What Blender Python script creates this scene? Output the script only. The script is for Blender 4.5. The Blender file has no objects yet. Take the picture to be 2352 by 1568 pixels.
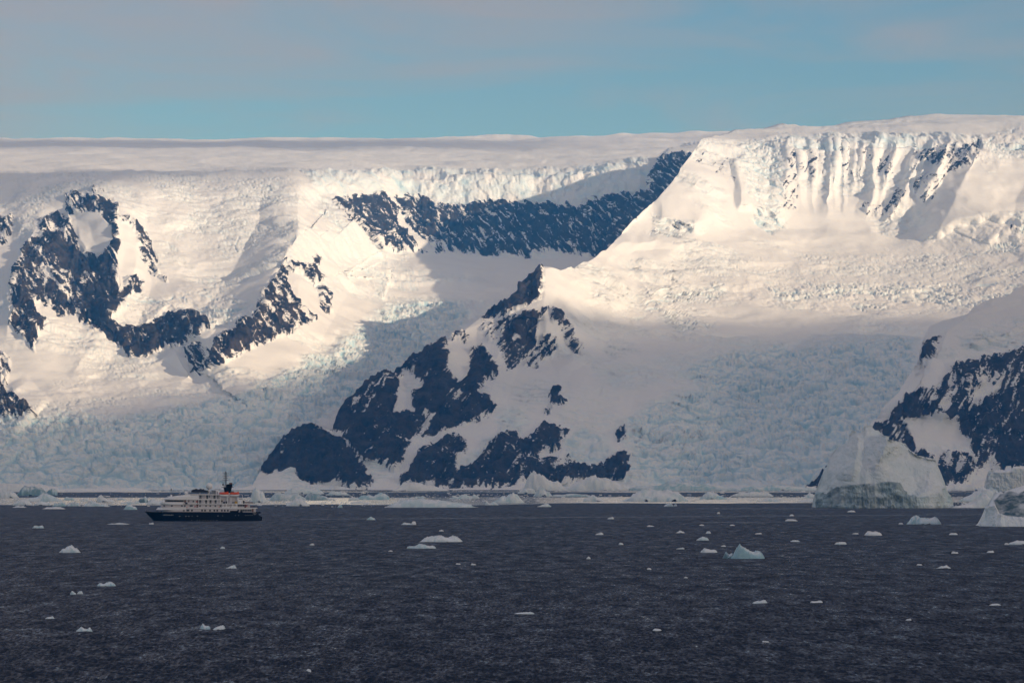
import bpy, bmesh, math, random
import numpy as np
from mathutils import Vector, Matrix

# ------------------------------------------------------------------ camera, light, exposure
SC = bpy.context.scene
COL = SC.collection
FPX = 6533.0            # focal length in units of a 2352 wide picture (about 100 mm on full frame)
HOR = 1103.0            # picture row of the sea horizon
HCAM = 31.8             # camera height: upper deck of another ship
PITCH = math.atan((HOR - 784.0) / FPX)
SUN_AZ = math.radians(55.0)     # sun: behind the camera, to the right
SUN_EL = math.radians(12.0)
TO_SUN = Vector((math.sin(SUN_AZ) * math.cos(SUN_EL), -math.cos(SUN_AZ) * math.cos(SUN_EL), math.sin(SUN_EL)))

SKY_BIG = (-3.70996, 4.83825, 6.70981)
SKY_ROT = -8

cam_data = bpy.data.cameras.new("camera")
cam_data.sensor_width = 36.0
cam_data.lens = 36.0 * FPX / 2352.0
cam_data.clip_start = 1.0
cam_data.clip_end = 200000.0
cam = bpy.data.objects.new("camera", cam_data)
COL.objects.link(cam)
cam.location = (0, 0, HCAM)
cam.rotation_euler = (math.pi / 2 + PITCH, 0, 0)
SC.camera = cam

world = bpy.data.worlds.new("World")
SC.world = world
world.use_nodes = True
wn = world.node_tree.nodes
wl = world.node_tree.links
bg = wn["Background"]
sky = wn.new("ShaderNodeTexSky")
sky.sky_type = 'NISHITA'
sky.sun_disc = False
sky.sun_elevation = SUN_EL
sky.sun_rotation = math.pi - SUN_AZ
sky.altitude = 0
sky.air_density = 1.0
sky.dust_density = 0.1
sky.ozone_density = 4.0
# thin high cloud: streaks along the horizon, thickened overhead to lift the ambient light
tc = wn.new("ShaderNodeTexCoord")
def sky_noise(scale, loc, rot, detail, dist):
    mp = wn.new("ShaderNodeMapping")
    mp.inputs["Scale"].default_value = scale; mp.inputs["Location"].default_value = loc; mp.inputs["Rotation"].default_value = rot
    wl.new(tc.outputs["Generated"], mp.inputs[0])
    cn = wn.new("ShaderNodeTexNoise")
    cn.inputs["Scale"].default_value = 1.0; cn.inputs["Detail"].default_value = detail
    cn.inputs["Roughness"].default_value = 0.55; cn.inputs["Distortion"].default_value = dist
    wl.new(mp.outputs[0], cn.inputs["Vector"])
    return cn.outputs["Fac"]
def wmath(op, a, b_):
    t = wn.new("ShaderNodeMath"); t.operation = op
    for k, q in enumerate((a, b_)):
        if isinstance(q, (int, float)): t.inputs[k].default_value = q
        else: wl.new(q, t.inputs[k])
    return t.outputs[0]
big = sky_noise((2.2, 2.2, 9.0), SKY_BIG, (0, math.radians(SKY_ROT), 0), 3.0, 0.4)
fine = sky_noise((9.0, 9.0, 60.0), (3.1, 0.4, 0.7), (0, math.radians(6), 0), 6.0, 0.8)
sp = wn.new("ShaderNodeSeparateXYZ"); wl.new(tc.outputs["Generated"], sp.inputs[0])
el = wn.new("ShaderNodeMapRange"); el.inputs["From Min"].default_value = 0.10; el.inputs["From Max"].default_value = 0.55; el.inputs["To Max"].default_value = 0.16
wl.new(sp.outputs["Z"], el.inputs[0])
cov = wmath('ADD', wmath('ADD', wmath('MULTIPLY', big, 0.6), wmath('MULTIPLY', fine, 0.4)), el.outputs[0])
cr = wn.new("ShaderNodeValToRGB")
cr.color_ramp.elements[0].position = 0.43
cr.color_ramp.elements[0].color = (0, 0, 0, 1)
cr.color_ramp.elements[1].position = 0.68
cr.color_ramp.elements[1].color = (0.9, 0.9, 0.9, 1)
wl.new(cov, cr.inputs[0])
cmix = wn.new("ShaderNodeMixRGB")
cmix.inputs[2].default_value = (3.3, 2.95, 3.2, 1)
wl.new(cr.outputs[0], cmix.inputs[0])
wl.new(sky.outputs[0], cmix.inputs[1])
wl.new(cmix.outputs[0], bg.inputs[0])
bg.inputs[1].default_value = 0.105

sun_data = bpy.data.lights.new("sun", 'SUN')
sun_data.energy = 3.2
sun_data.angle = math.radians(0.55)
sun_data.color = (1.0, 0.96, 0.97)
sun = bpy.data.objects.new("sun", sun_data)
COL.objects.link(sun)
sun.rotation_euler = (-TO_SUN).to_track_quat('-Z', 'Y').to_euler()
sun.location = (0, 0, 60)

SC.view_settings.view_transform = 'Standard'
SC.view_settings.look = 'None'
SC.view_settings.gamma = 1.0
SC.view_settings.use_curve_mapping = False
SC.view_settings.exposure = 0.15
SC.cycles.max_bounces = 7
SC.cycles.diffuse_bounces = 6
SC.cycles.glossy_bounces = 2
SC.cycles.transparent_max_bounces = 12
SC.cycles.volume_bounces = 1
SC.cycles.use_denoising = True
SC.cycles.sample_clamp_indirect = 6.0

# ------------------------------------------------------------------ helpers
CT, ST = math.cos(PITCH), math.sin(PITCH)

def ray(u, v):
    """world direction (per unit of forward distance Y) seen at picture point u, v"""
    xc = (np.asarray(u, float) - 1176.0) / FPX
    yc = (784.0 - np.asarray(v, float)) / FPX
    Y = CT - yc * ST
    return xc / Y, (ST + yc * CT) / Y

def pts(u, v, d):
    rx, rz = ray(u, v)
    return np.stack([rx * d, d + 0 * rx, HCAM + rz * d], -1)

def sea(u, v):
    """point of the sea surface seen at u, v, and metres per picture unit there"""
    rx, rz = ray(u, v)
    d = -HCAM / rz
    return float(rx * d), float(d), float(d / FPX)

def h3(ix, iy, iz, seed):
    n = (ix.astype(np.int64) * 374761393 + iy.astype(np.int64) * 668265263 + iz.astype(np.int64) * 2147483647 + seed * 974634577) & 0xFFFFFFFF
    n = ((n ^ (n >> 13)) * 1274126177) & 0xFFFFFFFF
    n = ((n ^ (n >> 16)) * 2246822519) & 0xFFFFFFFF
    return ((n ^ (n >> 15)) & 0xFFFFFF).astype(np.float32) / 16777215.0

def vnoise(x, y, z, seed=0):
    x0, y0, z0 = np.floor(x), np.floor(y), np.floor(z)
    fx, fy, fz = (x - x0).astype(np.float32), (y - y0).astype(np.float32), (z - z0).astype(np.float32)
    fx = fx * fx * fx * (fx * (fx * 6 - 15) + 10); fy = fy * fy * fy * (fy * (fy * 6 - 15) + 10); fz = fz * fz * fz * (fz * (fz * 6 - 15) + 10)
    x0 = x0.astype(np.int64); y0 = y0.astype(np.int64); z0 = z0.astype(np.int64)
    def c(a, b, cc): return h3(x0 + a, y0 + b, z0 + cc, seed)
    r0 = (c(0,0,0) * (1-fx) + c(1,0,0) * fx) * (1-fy) + (c(0,1,0) * (1-fx) + c(1,1,0) * fx) * fy
    r1 = (c(0,0,1) * (1-fx) + c(1,0,1) * fx) * (1-fy) + (c(0,1,1) * (1-fx) + c(1,1,1) * fx) * fy
    return (r0 * (1-fz) + r1 * fz) * 2 - 1

def fbm(x, y, z, seed=0, octv=4, gain=0.5, ridged=False):
    s = 0; a = 1.0; t = 0
    for k in range(octv):
        n = vnoise(x, y, z, seed + k * 17)
        if ridged: n = 1 - 2 * np.abs(n)
        s = s + a * n; t += a
        a *= gain
        x, y, z = x * 2.03 + 3.1, y * 2.03 + 1.7, z * 2.03 + 5.3
    return s / t

def worley(x, y, seed=0):
    """F1, F2, random of nearest cell (2-D)"""
    x0 = np.floor(x); y0 = np.floor(y)
    f1 = np.full(x.shape, 9.0, np.float32); f2 = f1.copy(); rc = np.zeros(x.shape, np.float32); ra = rc.copy(); rb = rc.copy()
    z = np.zeros(x.shape, np.int64)
    for i in (-1, 0, 1):
        for j in (-1, 0, 1):
            cx, cy = (x0 + i).astype(np.int64), (y0 + j).astype(np.int64)
            px = h3(cx, cy, z, seed); py = h3(cx, cy, z + 1, seed)
            dx = (cx + px - x).astype(np.float32); dy = (cy + py - y).astype(np.float32)
            d = np.sqrt(dx * dx + dy * dy)
            near = d < f1
            f2 = np.where(near, f1, np.minimum(f2, d))
            rc = np.where(near, h3(cx, cy, z + 2, seed), rc)
            ra = np.where(near, dx, ra); rb = np.where(near, dy, rb)
            f1 = np.where(near, d, f1)
    return f1, f2, rc, ra, rb

def sstep(a, b, x):
    t = np.clip((x - a) / (b - a), 0, 1)
    return t * t * (3 - 2 * t)

def sdf(U, V, poly, pad=60.0):
    """signed distance to a polygon: positive inside, clipped at -pad outside"""
    p = np.asarray(poly, np.float32)
    out = np.full(U.shape, -pad, np.float32)
    m = (U > p[:, 0].min() - pad) & (U < p[:, 0].max() + pad) & (V > p[:, 1].min() - pad) & (V < p[:, 1].max() + pad)
    if not m.any(): return out
    u, v = U[m].astype(np.float32), V[m].astype(np.float32)
    best = np.full(u.shape, pad * pad, np.float32); ins = np.zeros(u.shape, bool)
    for a, b in zip(p, np.roll(p, -1, 0)):
        dx, dy = b - a
        L = dx * dx + dy * dy
        if L < 1e-9: continue
        t = np.clip(((u - a[0]) * dx + (v - a[1]) * dy) / L, 0, 1)
        best = np.minimum(best, (u - a[0] - t * dx) ** 2 + (v - a[1] - t * dy) ** 2)
        if dy != 0:
            c = ((a[1] > v) != (b[1] > v)) & (u < dx * (v - a[1]) / dy + a[0])
            ins ^= c
    d = np.sqrt(best)
    full = (best >= pad * pad * 0.999) & ~ins
    r = np.where(ins, d, -d)
    r[full] = -pad
    out[m] = r
    return out

def tent(U, V, line, wl_, wr_, amp, p=1.0, taper=(0.15, 0.15)):
    """ridge along a polyline (drawn top to bottom): wl_ / wr_ = widths to the left / right; amp = height"""
    L = np.asarray(line, np.float32); pad = max(wl_, wr_)
    out = np.zeros(U.shape, np.float32)
    m = (U > L[:, 0].min() - pad) & (U < L[:, 0].max() + pad) & (V > L[:, 1].min() - pad) & (V < L[:, 1].max() + pad)
    if not m.any(): return out
    u, v = U[m].astype(np.float32), V[m].astype(np.float32)
    best = np.full(u.shape, 1e9, np.float32); side = np.zeros(u.shape, np.float32); tt = np.zeros(u.shape, np.float32)
    seg = np.sqrt(((L[1:] - L[:-1]) ** 2).sum(1)); cum = np.concatenate([[0], np.cumsum(seg)])
    for k in range(len(L) - 1):
        a, b = L[k], L[k + 1]
        dx, dy = b - a; LL = dx * dx + dy * dy
        t = np.clip(((u - a[0]) * dx + (v - a[1]) * dy) / LL, 0, 1)
        d = (u - a[0] - t * dx) ** 2 + (v - a[1] - t * dy) ** 2
        nr = d < best
        best = np.where(nr, d, best)
        side = np.where(nr, dx * (v - a[1]) - dy * (u - a[0]), side)   # >0: left of a line drawn downward
        tt = np.where(nr, (cum[k] + t * seg[k]) / cum[-1], tt)
    d = np.sqrt(best)
    w = np.where(side > 0, wl_, wr_)
    r = np.clip(1 - d / w, 0, 1) ** p
    tp = np.ones_like(tt)
    if taper[0] > 0: tp *= np.clip(tt / taper[0], 0, 1)
    if taper[1] > 0: tp *= np.clip((1 - tt) / taper[1], 0, 1)
    out[m] = amp * r * tp
    return out

def ramp(U, V, poly, p0, p1, amp, soft=2.0):
    s = sdf(U, V, poly, pad=20.0)
    m = sstep(-soft, soft, s)
    dx, dy = p1[0] - p0[0], p1[1] - p0[1]
    t = np.clip(((U - p0[0]) * dx + (V - p0[1]) * dy) / (dx * dx + dy * dy), 0, 1)
    return (m * t * amp).astype(np.float32)

class Columns:
    """base depth between control columns {u: [(v, d), ...]}: blended across, then smoothed"""
    def __init__(s, cols, su=34.0, sv=6.0):
        us = sorted(cols); s.u0, s.v0, s.st = us[0] - 60.0, 236.0, 4.0
        gu = np.arange(s.u0, us[-1] + 64, s.st); gv = np.arange(s.v0, 1166, s.st)
        C = np.array([np.interp(gv, [q[0] for q in sorted(cols[k])], [q[1] for q in sorted(cols[k])]) for k in us])
        # keep the end slopes above and below the outermost points
        for r, k in enumerate(us):
            q = sorted(cols[k])
            sl = (q[1][1] - q[0][1]) / (q[1][0] - q[0][0]); C[r] += np.where(gv < q[0][0], (gv - q[0][0]) * sl, 0)
            sl = (q[-1][1] - q[-2][1]) / (q[-1][0] - q[-2][0]); C[r] += np.where(gv > q[-1][0], (gv - q[-1][0]) * sl, 0)
        G = np.array([np.interp(gu, us, C[:, c]) for c in range(len(gv))])
        def blur(A, sig, ax):
            n = int(3 * sig / s.st) + 1; k = np.exp(-0.5 * (np.arange(-n, n + 1) * s.st / sig) ** 2); k /= k.sum()
            pad = [(0, 0), (0, 0)]; pad[ax] = (n, n)
            A = np.pad(A, pad, mode='reflect', reflect_type='odd')
            return np.apply_along_axis(lambda m: np.convolve(m, k, 'valid'), ax, A)
        s.G = blur(blur(G, su, 1), sv, 0)
    def __call__(s, U, V):
        x = np.clip((U - s.u0) / s.st, 0, s.G.shape[1] - 1.001); y = np.clip((V - s.v0) / s.st, 0, s.G.shape[0] - 1.001)
        i, j = x.astype(int), y.astype(int); a, b = x - i, y - j
        # smooth bicubic (Catmull-Rom) lookup so that no facets show
        def w(t): return (-.5*t+t*t-.5*t**3, 1-2.5*t*t+1.5*t**3, .5*t+2*t*t-1.5*t**3, -.5*t*t+.5*t**3)
        wa, wb = w(a), w(b); R = 0
        for q in range(4):
            jj = np.clip(j + q - 1, 0, s.G.shape[0] - 1)
            for r in range(4): R = R + s.G[jj, np.clip(i + r - 1, 0, s.G.shape[1] - 1)] * wa[r] * wb[q]
        return R

def grid_mesh(name, P, mat, attrs=None, keep=None, smooth=True):
    """mesh from a (rows, columns, 3) array of points"""
    R, C = P.shape[:2]
    idx = np.arange(R * C).reshape(R, C)
    q = np.stack([idx[:-1, :-1], idx[:-1, 1:], idx[1:, 1:], idx[1:, :-1]], -1).reshape(-1, 4)
    if keep is not None: q = q[keep.reshape(-1)]
    me = bpy.data.meshes.new(name)
    me.vertices.add(R * C); me.vertices.foreach_set("co", P.reshape(-1).astype(np.float32))
    me.loops.add(q.size); me.loops.foreach_set("vertex_index", q.reshape(-1).astype(np.int32))
    me.polygons.add(len(q))
    me.polygons.foreach_set("loop_start", np.arange(0, q.size, 4, dtype=np.int32))
    me.polygons.foreach_set("use_smooth", np.full(len(q), smooth))
    me.update(calc_edges=True)
    for k, a in (attrs or {}).items():
        at = me.attributes.new(k, 'FLOAT', 'POINT')
        at.data.foreach_set("value", a.reshape(-1).astype(np.float32))
    me.materials.append(mat)
    o = bpy.data.objects.new(name, me)
    COL.objects.link(o)
    return o

def normals(P):
    du = np.gradient(P, axis=1); dv = np.gradient(P, axis=0)
    n = np.cross(du, dv)
    n /= np.linalg.norm(n, axis=-1, keepdims=True) + 1e-9
    s = np.sign((n * np.array([0, -1, 0.6])).sum(-1, keepdims=True)); s[s == 0] = 1
    return n * s

def new_mat(name):
    m = bpy.data.materials.new(name); m.use_nodes = True
    nt = m.node_tree
    return m, nt.nodes, nt.links, nt.nodes["Principled BSDF"]

def tag(o, label=None, cat=None, group=None, kind=None):
    if label: o["label"] = label
    if cat: o["category"] = cat
    if group: o["group"] = group
    if kind: o["kind"] = kind
    return o
# ------------------------------------------------------------------ mountains: control depths (picture u, v -> km)
COLS0 = {
 -60:  [(1150,9.6),(1124,9.78),(1060,9.95),(1000,10.15),(960,10.4),(900,10.75),(800,11.2),(650,11.9),(520,12.5),(425,13.0),(402,13.5),(380,14.8),(350,16.4),(318,19.6),(300,21.5)],
 110:  [(1150,9.6),(1124,9.78),(1060,9.93),(1000,10.12),(960,10.38),(900,10.75),(800,11.15),(650,11.75),(520,12.3),(425,12.75),(398,13.3),(380,14.6),(350,16.4),(318,19.6),(300,21.5)],
 230:  [(1150,9.6),(1124,9.78),(1060,9.92),(1000,10.12),(960,10.4),(900,10.8),(850,11.1),(790,11.4),(700,11.65),(600,11.95),(480,12.3),(420,12.6),(395,13.2),(380,14.4),(350,16.4),(318,19.6),(300,21.5)],
 450:  [(1150,9.6),(1124,9.8),(1060,9.95),(1000,10.15),(960,10.35),(910,10.7),(860,11.05),(800,11.25),(725,11.55),(690,11.75),(640,12.05),(560,12.4),(450,12.85),(400,13.3),(382,14.5),(350,16.4),(318,19.6),(300,21.5)],
 690:  [(1150,9.6),(1124,9.8),(1060,10.0),(960,10.5),(880,10.9),(800,11.3),(720,11.65),(600,12.2),(500,12.6),(420,13.0),(392,13.5),(375,14.6),(350,16.2),(318,19.6),(300,21.5)],
 900:  [(1150,9.6),(1124,9.8),(1060,10.05),(1000,10.4),(900,11.0),(800,11.7),(700,12.6),(680,12.85),(640,13.3),(592,13.9),(530,14.15),(470,14.4),(400,14.55),(385,15.0),(370,15.7),(350,16.6),(318,19.6),(300,21.5)],
 1100: [(1150,9.6),(1000,10.5),(900,11.1),(800,11.8),(735,12.4),(690,12.85),(640,13.4),(590,14.0),(530,14.25),(470,14.5),(398,14.65),(383,15.1),(370,15.8),(350,16.8),(318,19.6),(300,21.5)],
 1300: [(1000,10.6),(800,11.9),(690,12.9),(640,13.4),(585,14.0),(530,14.25),(470,14.5),(392,14.68),(378,15.1),(365,15.8),(345,17),(315,19.6),(300,21.2)],
 1500: [(1000,10.8),(800,12.0),(640,13.5),(570,14.0),(480,14.35),(375,14.7),(362,15.2),(345,17),(312,19.6),(298,21.0)],
 1750: [(1000,11),(800,12.2),(640,13.7),(500,14.5),(380,15.0),(345,17),(300,19.6),(285,21)],
}
COLS1 = {
 560:  [(1150,9.5),(1080,9.85),(980,10.2),(900,10.5),(800,10.9),(700,11.3)],
 700:  [(1150,9.5),(1115,9.75),(1050,9.9),(985,10.12),(900,10.45),(800,10.9),(700,11.3)],
 850:  [(1150,9.5),(1115,9.75),(1050,9.92),(985,10.12),(900,10.45),(800,10.9),(700,11.3)],
 1000: [(1150,9.5),(1118,9.75),(1050,9.93),(985,10.15),(900,10.5),(810,10.9),(700,11.3),(600,11.7)],
 1130: [(1150,9.5),(1120,9.75),(1050,9.95),(985,10.2),(900,10.55),(810,10.9),(735,11.2),(650,11.6)],
 1250: [(1150,9.5),(1120,9.78),(1050,9.98),(985,10.25),(900,10.65),(830,10.95),(760,11.15),(700,11.3),(614,11.65),(500,12.2)],
 1400: [(1150,9.5),(1120,9.8),(1050,10.05),(985,10.35),(900,10.75),(800,11.3),(720,11.65),(640,12.0),(580,12.25),(500,12.5)],
 1520: [(1150,9.55),(1122,9.82),(1050,10.12),(985,10.42),(900,10.85),(800,11.4),(740,11.75),(680,12.05),(620,12.3),(560,12.5),(500,12.68),(440,12.8),(350,13.1)],
 1650: [(1150,9.55),(1122,9.82),(1050,10.15),(985,10.46),(900,10.9),(800,11.5),(740,11.85),(680,12.15),(620,12.45),(560,12.7),(530,12.82),(440,13.05),(350,13.4),(318,13.6),(305,14.0),(285,15)],
 1850: [(1150,9.55),(1122,9.82),(1050,10.15),(985,10.48),(900,10.92),(800,11.5),(740,11.9),(680,12.25),(620,12.6),(560,12.95),(525,13.1),(430,13.35),(340,13.55),(305,13.7),(296,14.1),(287,14.9),(270,16)],
 2050: [(1150,9.55),(1122,9.82),(1050,10.15),(985,10.48),(900,10.92),(800,11.5),(740,11.9),(680,12.3),(620,12.65),(560,13.0),(520,13.15),(430,13.4),(340,13.6),(305,13.75),(292,14.2),(272,15.3),(255,16.5)],
 2200: [(1150,9.55),(1122,9.82),(1050,10.15),(985,10.48),(900,10.92),(800,11.5),(740,11.9),(680,12.25),(620,12.6),(560,12.9),(500,13.1),(430,13.35),(340,13.65),(300,13.85),(285,14.4),(264,15.6),(250,16.5)],
 2420: [(1150,9.55),(1050,10.1),(900,10.9),(800,11.4),(740,11.75),(680,12.05),(620,12.35),(560,12.65),(480,12.95),(400,13.25),(330,13.6),(295,14.0),(282,14.6),(268,15.4),(250,16.5)],
}
COLS2 = {
 1840: [(1150,9.0),(1115,9.25),(1050,9.45),(960,9.8)],
 2000: [(1150,9.05),(1115,9.3),(1050,9.5),(990,9.7),(900,10.0),(800,10.4)],
 2150: [(1150,9.1),(1112,9.35),(1050,9.55),(950,9.85),(870,10.1),(800,10.3),(740,10.55)],
 2300: [(1150,9.2),(1110,9.45),(1050,9.6),(950,9.85),(870,10.05),(812,10.2),(750,10.45),(690,10.75),(640,11.0)],
 2440: [(1150,9.25),(1110,9.5),(1050,9.65),(950,9.88),(870,10.08),(790,10.28),(720,10.6),(640,10.95)],
}
TP0, TP1, TP2 = Columns(COLS0), Columns(COLS1), Columns(COLS2)

SKY1 = [(540,1124),(580,1112),(600,1082),(618,1045),(640,1020),(665,996),(695,986),(740,984),(766,984),(770,962),(775,951),(808,921),(849,886),(876,870),(912,856),(931,842),
        (958,818),(1000,793),(1027,779),(1060,765),(1105,735),(1135,709),(1160,697),(1175,689),(1210,653),(1232,629),(1243,615),(1252,613),(1290,618),(1318,609),(1340,598),(1362,590),(1383,575),(1392,574),
        (1437,527),(1474,487),(1500,465),(1544,420),(1560,392),(1575,372),(1590,352),(1600,338),(1612,324),(1640,310),(1700,299),(1800,291),(1900,284),(2000,276),(2100,268),(2200,264),(2300,266),(2420,270)]
SKY2 = [(1835,1130),(1858,1116),(1885,1092),(1925,1055),(1960,1015),(1985,990),(2010,960),(2040,925),(2075,880),(2100,845),(2116,800),(2122,770),(2135,745),(2165,733),(2195,728),(2220,721),(2236,706),(2260,696),(2290,687),(2318,680),(2340,664),(2352,655),(2430,610)]

# ------------------------------------------------------------------ where rock shows (picture outlines)
# (polygon, density): density 1 = bare rock, lower = snow lies over part of it
ROCK0 = [
 ([(89,535),(67,548),(54,567),(51,589),(38,615),(34,634),(20,656),(22,690),(28,710),(16,735),(30,760),(52,778),(70,805),(80,812),(84,790),(84,765),(112,745),(104,735),(84,715),(112,712),(135,725),(165,730),(178,722),(180,740),(195,745),(225,760),(243,742),(258,722),(277,702),(287,690),(277,660),(270,640),(267,600),(268,560),(269,520),(267,480),(250,465),(232,474),(236,500),(262,525),(264,562),(245,578),(215,582),(190,572),(165,540),(140,528),(110,522)], .80),
 ([(105,560),(150,545),(200,582),(262,580),(266,640),(230,640),(200,625),(150,625),(115,600)], 1.0),
 ([(178,690),(200,640),(265,640),(277,665),(284,690),(255,722),(238,745),(225,760),(195,745),(180,735)], .97),
 ([(145,450),(165,440),(215,455),(240,462),(264,478),(266,500),(236,492),(200,488),(170,500),(150,485)], .62),
 ([(232,470),(250,462),(268,480),(269,560),(262,590),(250,560),(255,520),(240,500)], .85),
 ([(200,500),(225,495),(240,540),(232,575),(215,570),(205,540)], .42),
 ([(94,505),(125,490),(150,492),(168,512),(180,545),(168,552),(140,530),(110,524),(94,532)], .66),
 ([(268,500),(300,500),(325,520),(345,550),(356,590),(364,625),(384,644),(350,632),(333,590),(318,560),(298,520),(275,512)], .58),
 ([(274,674),(290,640),(315,628),(333,643),(322,668),(300,677),(278,684)], .72),
 ([(225,738),(245,730),(275,755),(290,765),(275,790),(250,785),(232,765)], .72),
 ([(0,500),(30,498),(22,530),(5,560),(-40,575),(-40,500)], .55),
 ([(-40,800),(10,805),(25,830),(15,880),(-40,890)], .42),
 ([(-60,888),(0,890),(25,899),(47,921),(80,949),(74,962),(33,965),(0,965),(-60,965)], .92),
 ([(205,433),(225,430),(240,440),(232,448),(210,446)], .5),
 ([(275,781),(286,762),(310,751),(338,745),(362,726),(390,718),(420,712),(439,712),(467,723),(480,732),(478,751),(450,767),(428,789),(423,800),(395,798),(365,806),(330,820),(297,820),(286,809),(277,792)], .93),
 ([(653,600),(632,640),(605,670),(590,700),(574,728),(530,735),(528,748),(500,765),(470,780),(430,802),(430,822),(440,850),(456,862),(478,855),(500,836),(538,825),(565,803),(604,790),(632,775),(655,765),(690,750),(722,740),(727,735),(715,720),(690,700),(672,678),(656,640)], .74),
 ([(530,750),(580,735),(610,760),(590,790),(540,812),(510,815),(505,790)], .92),
 ([(736,660),(752,672),(765,715),(750,718),(735,705),(730,685)], .66),
 ([(668,604),(700,603),(721,610),(743,638),(735,648),(715,637),(700,617),(672,617)], .8),
 ([(727,584),(737,598),(731,604),(725,594)], .8),
 ([(767,457),(805,448),(838,449),(885,442),(899,448),(937,447),(984,457),(1005,471),(1037,474),(1066,477),(1107,466),(1175,464),(1206,464),(1254,467),(1270,472),(1311,480),(1378,456),(1434,451),(1485,440),(1500,400),(1515,368),(1531,357),(1563,357),(1600,359),(1600,420),(1544,470),(1480,530),(1400,590),(1319,582),(1260,574),(1206,588),(1160,580),(1110,588),(1072,580),(1028,581),(984,586),(955,582),(914,580),(876,571),(829,515),(797,486)], .84),
 ([(1206,470),(1300,480),(1310,500),(1206,500),(1130,480)], .30),
]
SNOW0 = [([(880,440),(903,445),(925,515),(958,578),(995,585),(948,522),(920,485)], 1.0), ([(952,533),(1000,545),(1060,582),(990,582)], .45), ([(70,612),(100,610),(140,645),(100,668),(85,640)], .5), ([(60,690),(105,690),(135,722),(90,720)], .55),
 ([(165,500),(200,495),(228,495),(255,525),(256,560),(240,574),(215,577),(195,568),(170,530)], .8), ([(655,640),(700,640),(732,690),(722,730),(690,700)], .45), ([(480,770),(540,735),(560,740),(520,775),(480,800),(450,800)], .55)]
ROCK1 = [
 ([(1243,612),(1228,625),(1205,650),(1165,690),(1125,708),(1095,735),(1108,737),(1160,728),(1175,725),(1215,700),(1240,685),(1248,660),(1248,640)], 1.0),
 ([(1148,745),(1176,729),(1217,715),(1258,713),(1242,751),(1231,798),(1203,825),(1176,844),(1165,850),(1159,836),(1148,803)], .92),
 ([(1266,715),(1291,724),(1308,748),(1313,776),(1335,795),(1346,833),(1327,817),(1302,800),(1297,765),(1291,740),(1266,740)], .8),
 ([(1244,762),(1275,770),(1280,798),(1264,822),(1236,825),(1231,846),(1200,840),(1225,798)], .62),
 ([(1018,776),(995,790),(950,816),(925,838),(905,852),(870,866),(840,884),(800,918),(765,948),(762,981),(800,993),(786,1002),(794,1023),(832,1056),(879,1066),(905,1088),(925,1075),(955,1010),(985,1003),(1041,990),(1096,965),(1132,946),(1140,930),(1123,910),(1096,908),(1110,875),(1140,861),(1137,831),(1112,800),(1077,803),(1074,850),(1052,877),(1024,853),(1022,836),(1027,800)], 1.0),
 ([(1027,775),(1060,763),(1075,772),(1070,790),(1045,785)], .45),
 ([(1100,760),(1125,745),(1150,745),(1150,790),(1120,790)], .35),
 ([(695,980),(665,990),(632,1015),(610,1040),(596,1070),(594,1080),(612,1092),(640,1085),(670,1076),(684,1078),(680,1090),(692,1106),(715,1116),(735,1106),(778,1104),(800,1120),(820,1125),(842,1122),(856,1101),(843,1080),(830,1058),(802,1034),(783,1009),(766,1004),(739,988),(717,980)], 1.0),
 ([(985,1022),(1030,1002),(1055,1002),(1071,1023),(1066,1045),(1050,1067),(1053,1088),(1075,1085),(1095,1060),(1125,1030),(1148,1012),(1187,1001),(1198,1017),(1231,1001),(1250,976),(1283,982),(1310,998),(1291,1004),(1286,1026),(1280,1045),(1245,1053),(1300,1050),(1313,1067),(1335,1072),(1357,1078),(1396,1056),(1412,1037),(1434,1031),(1446,1045),(1442,1067),(1430,1096),(1380,1100),(1330,1104),(1230,1112),(1152,1126),(1100,1128),(1028,1128),(1000,1118),(905,1108),(925,1095),(950,1060)], .96),
 ([(1267,902),(1286,899),(1283,918),(1297,927),(1272,938),(1264,951),(1247,946),(1264,927)], .95),
 ([(1407,1001),(1418,987),(1434,984),(1440,1001),(1437,1009),(1418,1006)], .95),
 ([(1806,338),(1850,344),(1888,350),(1888,400),(1870,425),(1850,405),(1830,382),(1812,388)], .36),
 ([(1803,390),(1832,398),(1834,480),(1803,472)], .34),
 ([(1965,338),(2012,340),(2000,375),(1972,372)], .40),
 ([(1931,342),(1950,342),(1962,400),(1940,405)], .32),
 ([(1977,468),(2000,465),(2057,470),(2050,505),(1990,500)], .42),
 ([(2050,440),(2070,420),(2080,440),(2055,490),(2035,500)], .46),
 ([(2105,345),(2180,330),(2177,378),(2120,375)], .55),
 ([(2180,330),(2254,320),(2258,360),(2200,390),(2160,400)], .48),
 ([(2095,405),(2130,395),(2170,400),(2150,445),(2120,470),(2095,440)], .46),
 ([(2020,345),(2060,345),(2050,400),(2015,400)], .33),
 ([(1600,355),(1690,365),(1690,418),(1610,395)], .18),
 ([(2310,510),(2352,520),(2352,545),(2325,535)], .3),
]
SNOW1 = [([(795,940),(860,888),(930,850),(968,828),(945,862),(885,902),(820,950)], .30), ([(928,855),(958,853),(955,869),(972,894),(945,905),(948,940),(908,942),(912,907),(912,880)], 1.0), ([(975,940),(1000,950),(965,1010),(945,1060),(915,1110),(895,1112),(935,1040),(955,985)], .8),
 ([(900,1000),(950,1012),(935,1018)], .7), ([(1020,890),(1070,905),(1040,915),(1075,915),(1060,925)], .4), ([(850,1060),(880,1072),(900,1092),(868,1090)], .9), ([(1170,760),(1180,735),(1190,740),(1180,800)], .4),
 ([(1180,1045),(1240,1060),(1170,1072)], .5), ([(1250,1040),(1285,1040),(1310,1062),(1270,1075),(1230,1072)], .6), ([(1240,715),(1262,715),(1238,790),(1225,800)], .5), ([(640,1086),(680,1074),(672,1100),(640,1112),(610,1100)], 1.0)]
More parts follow.
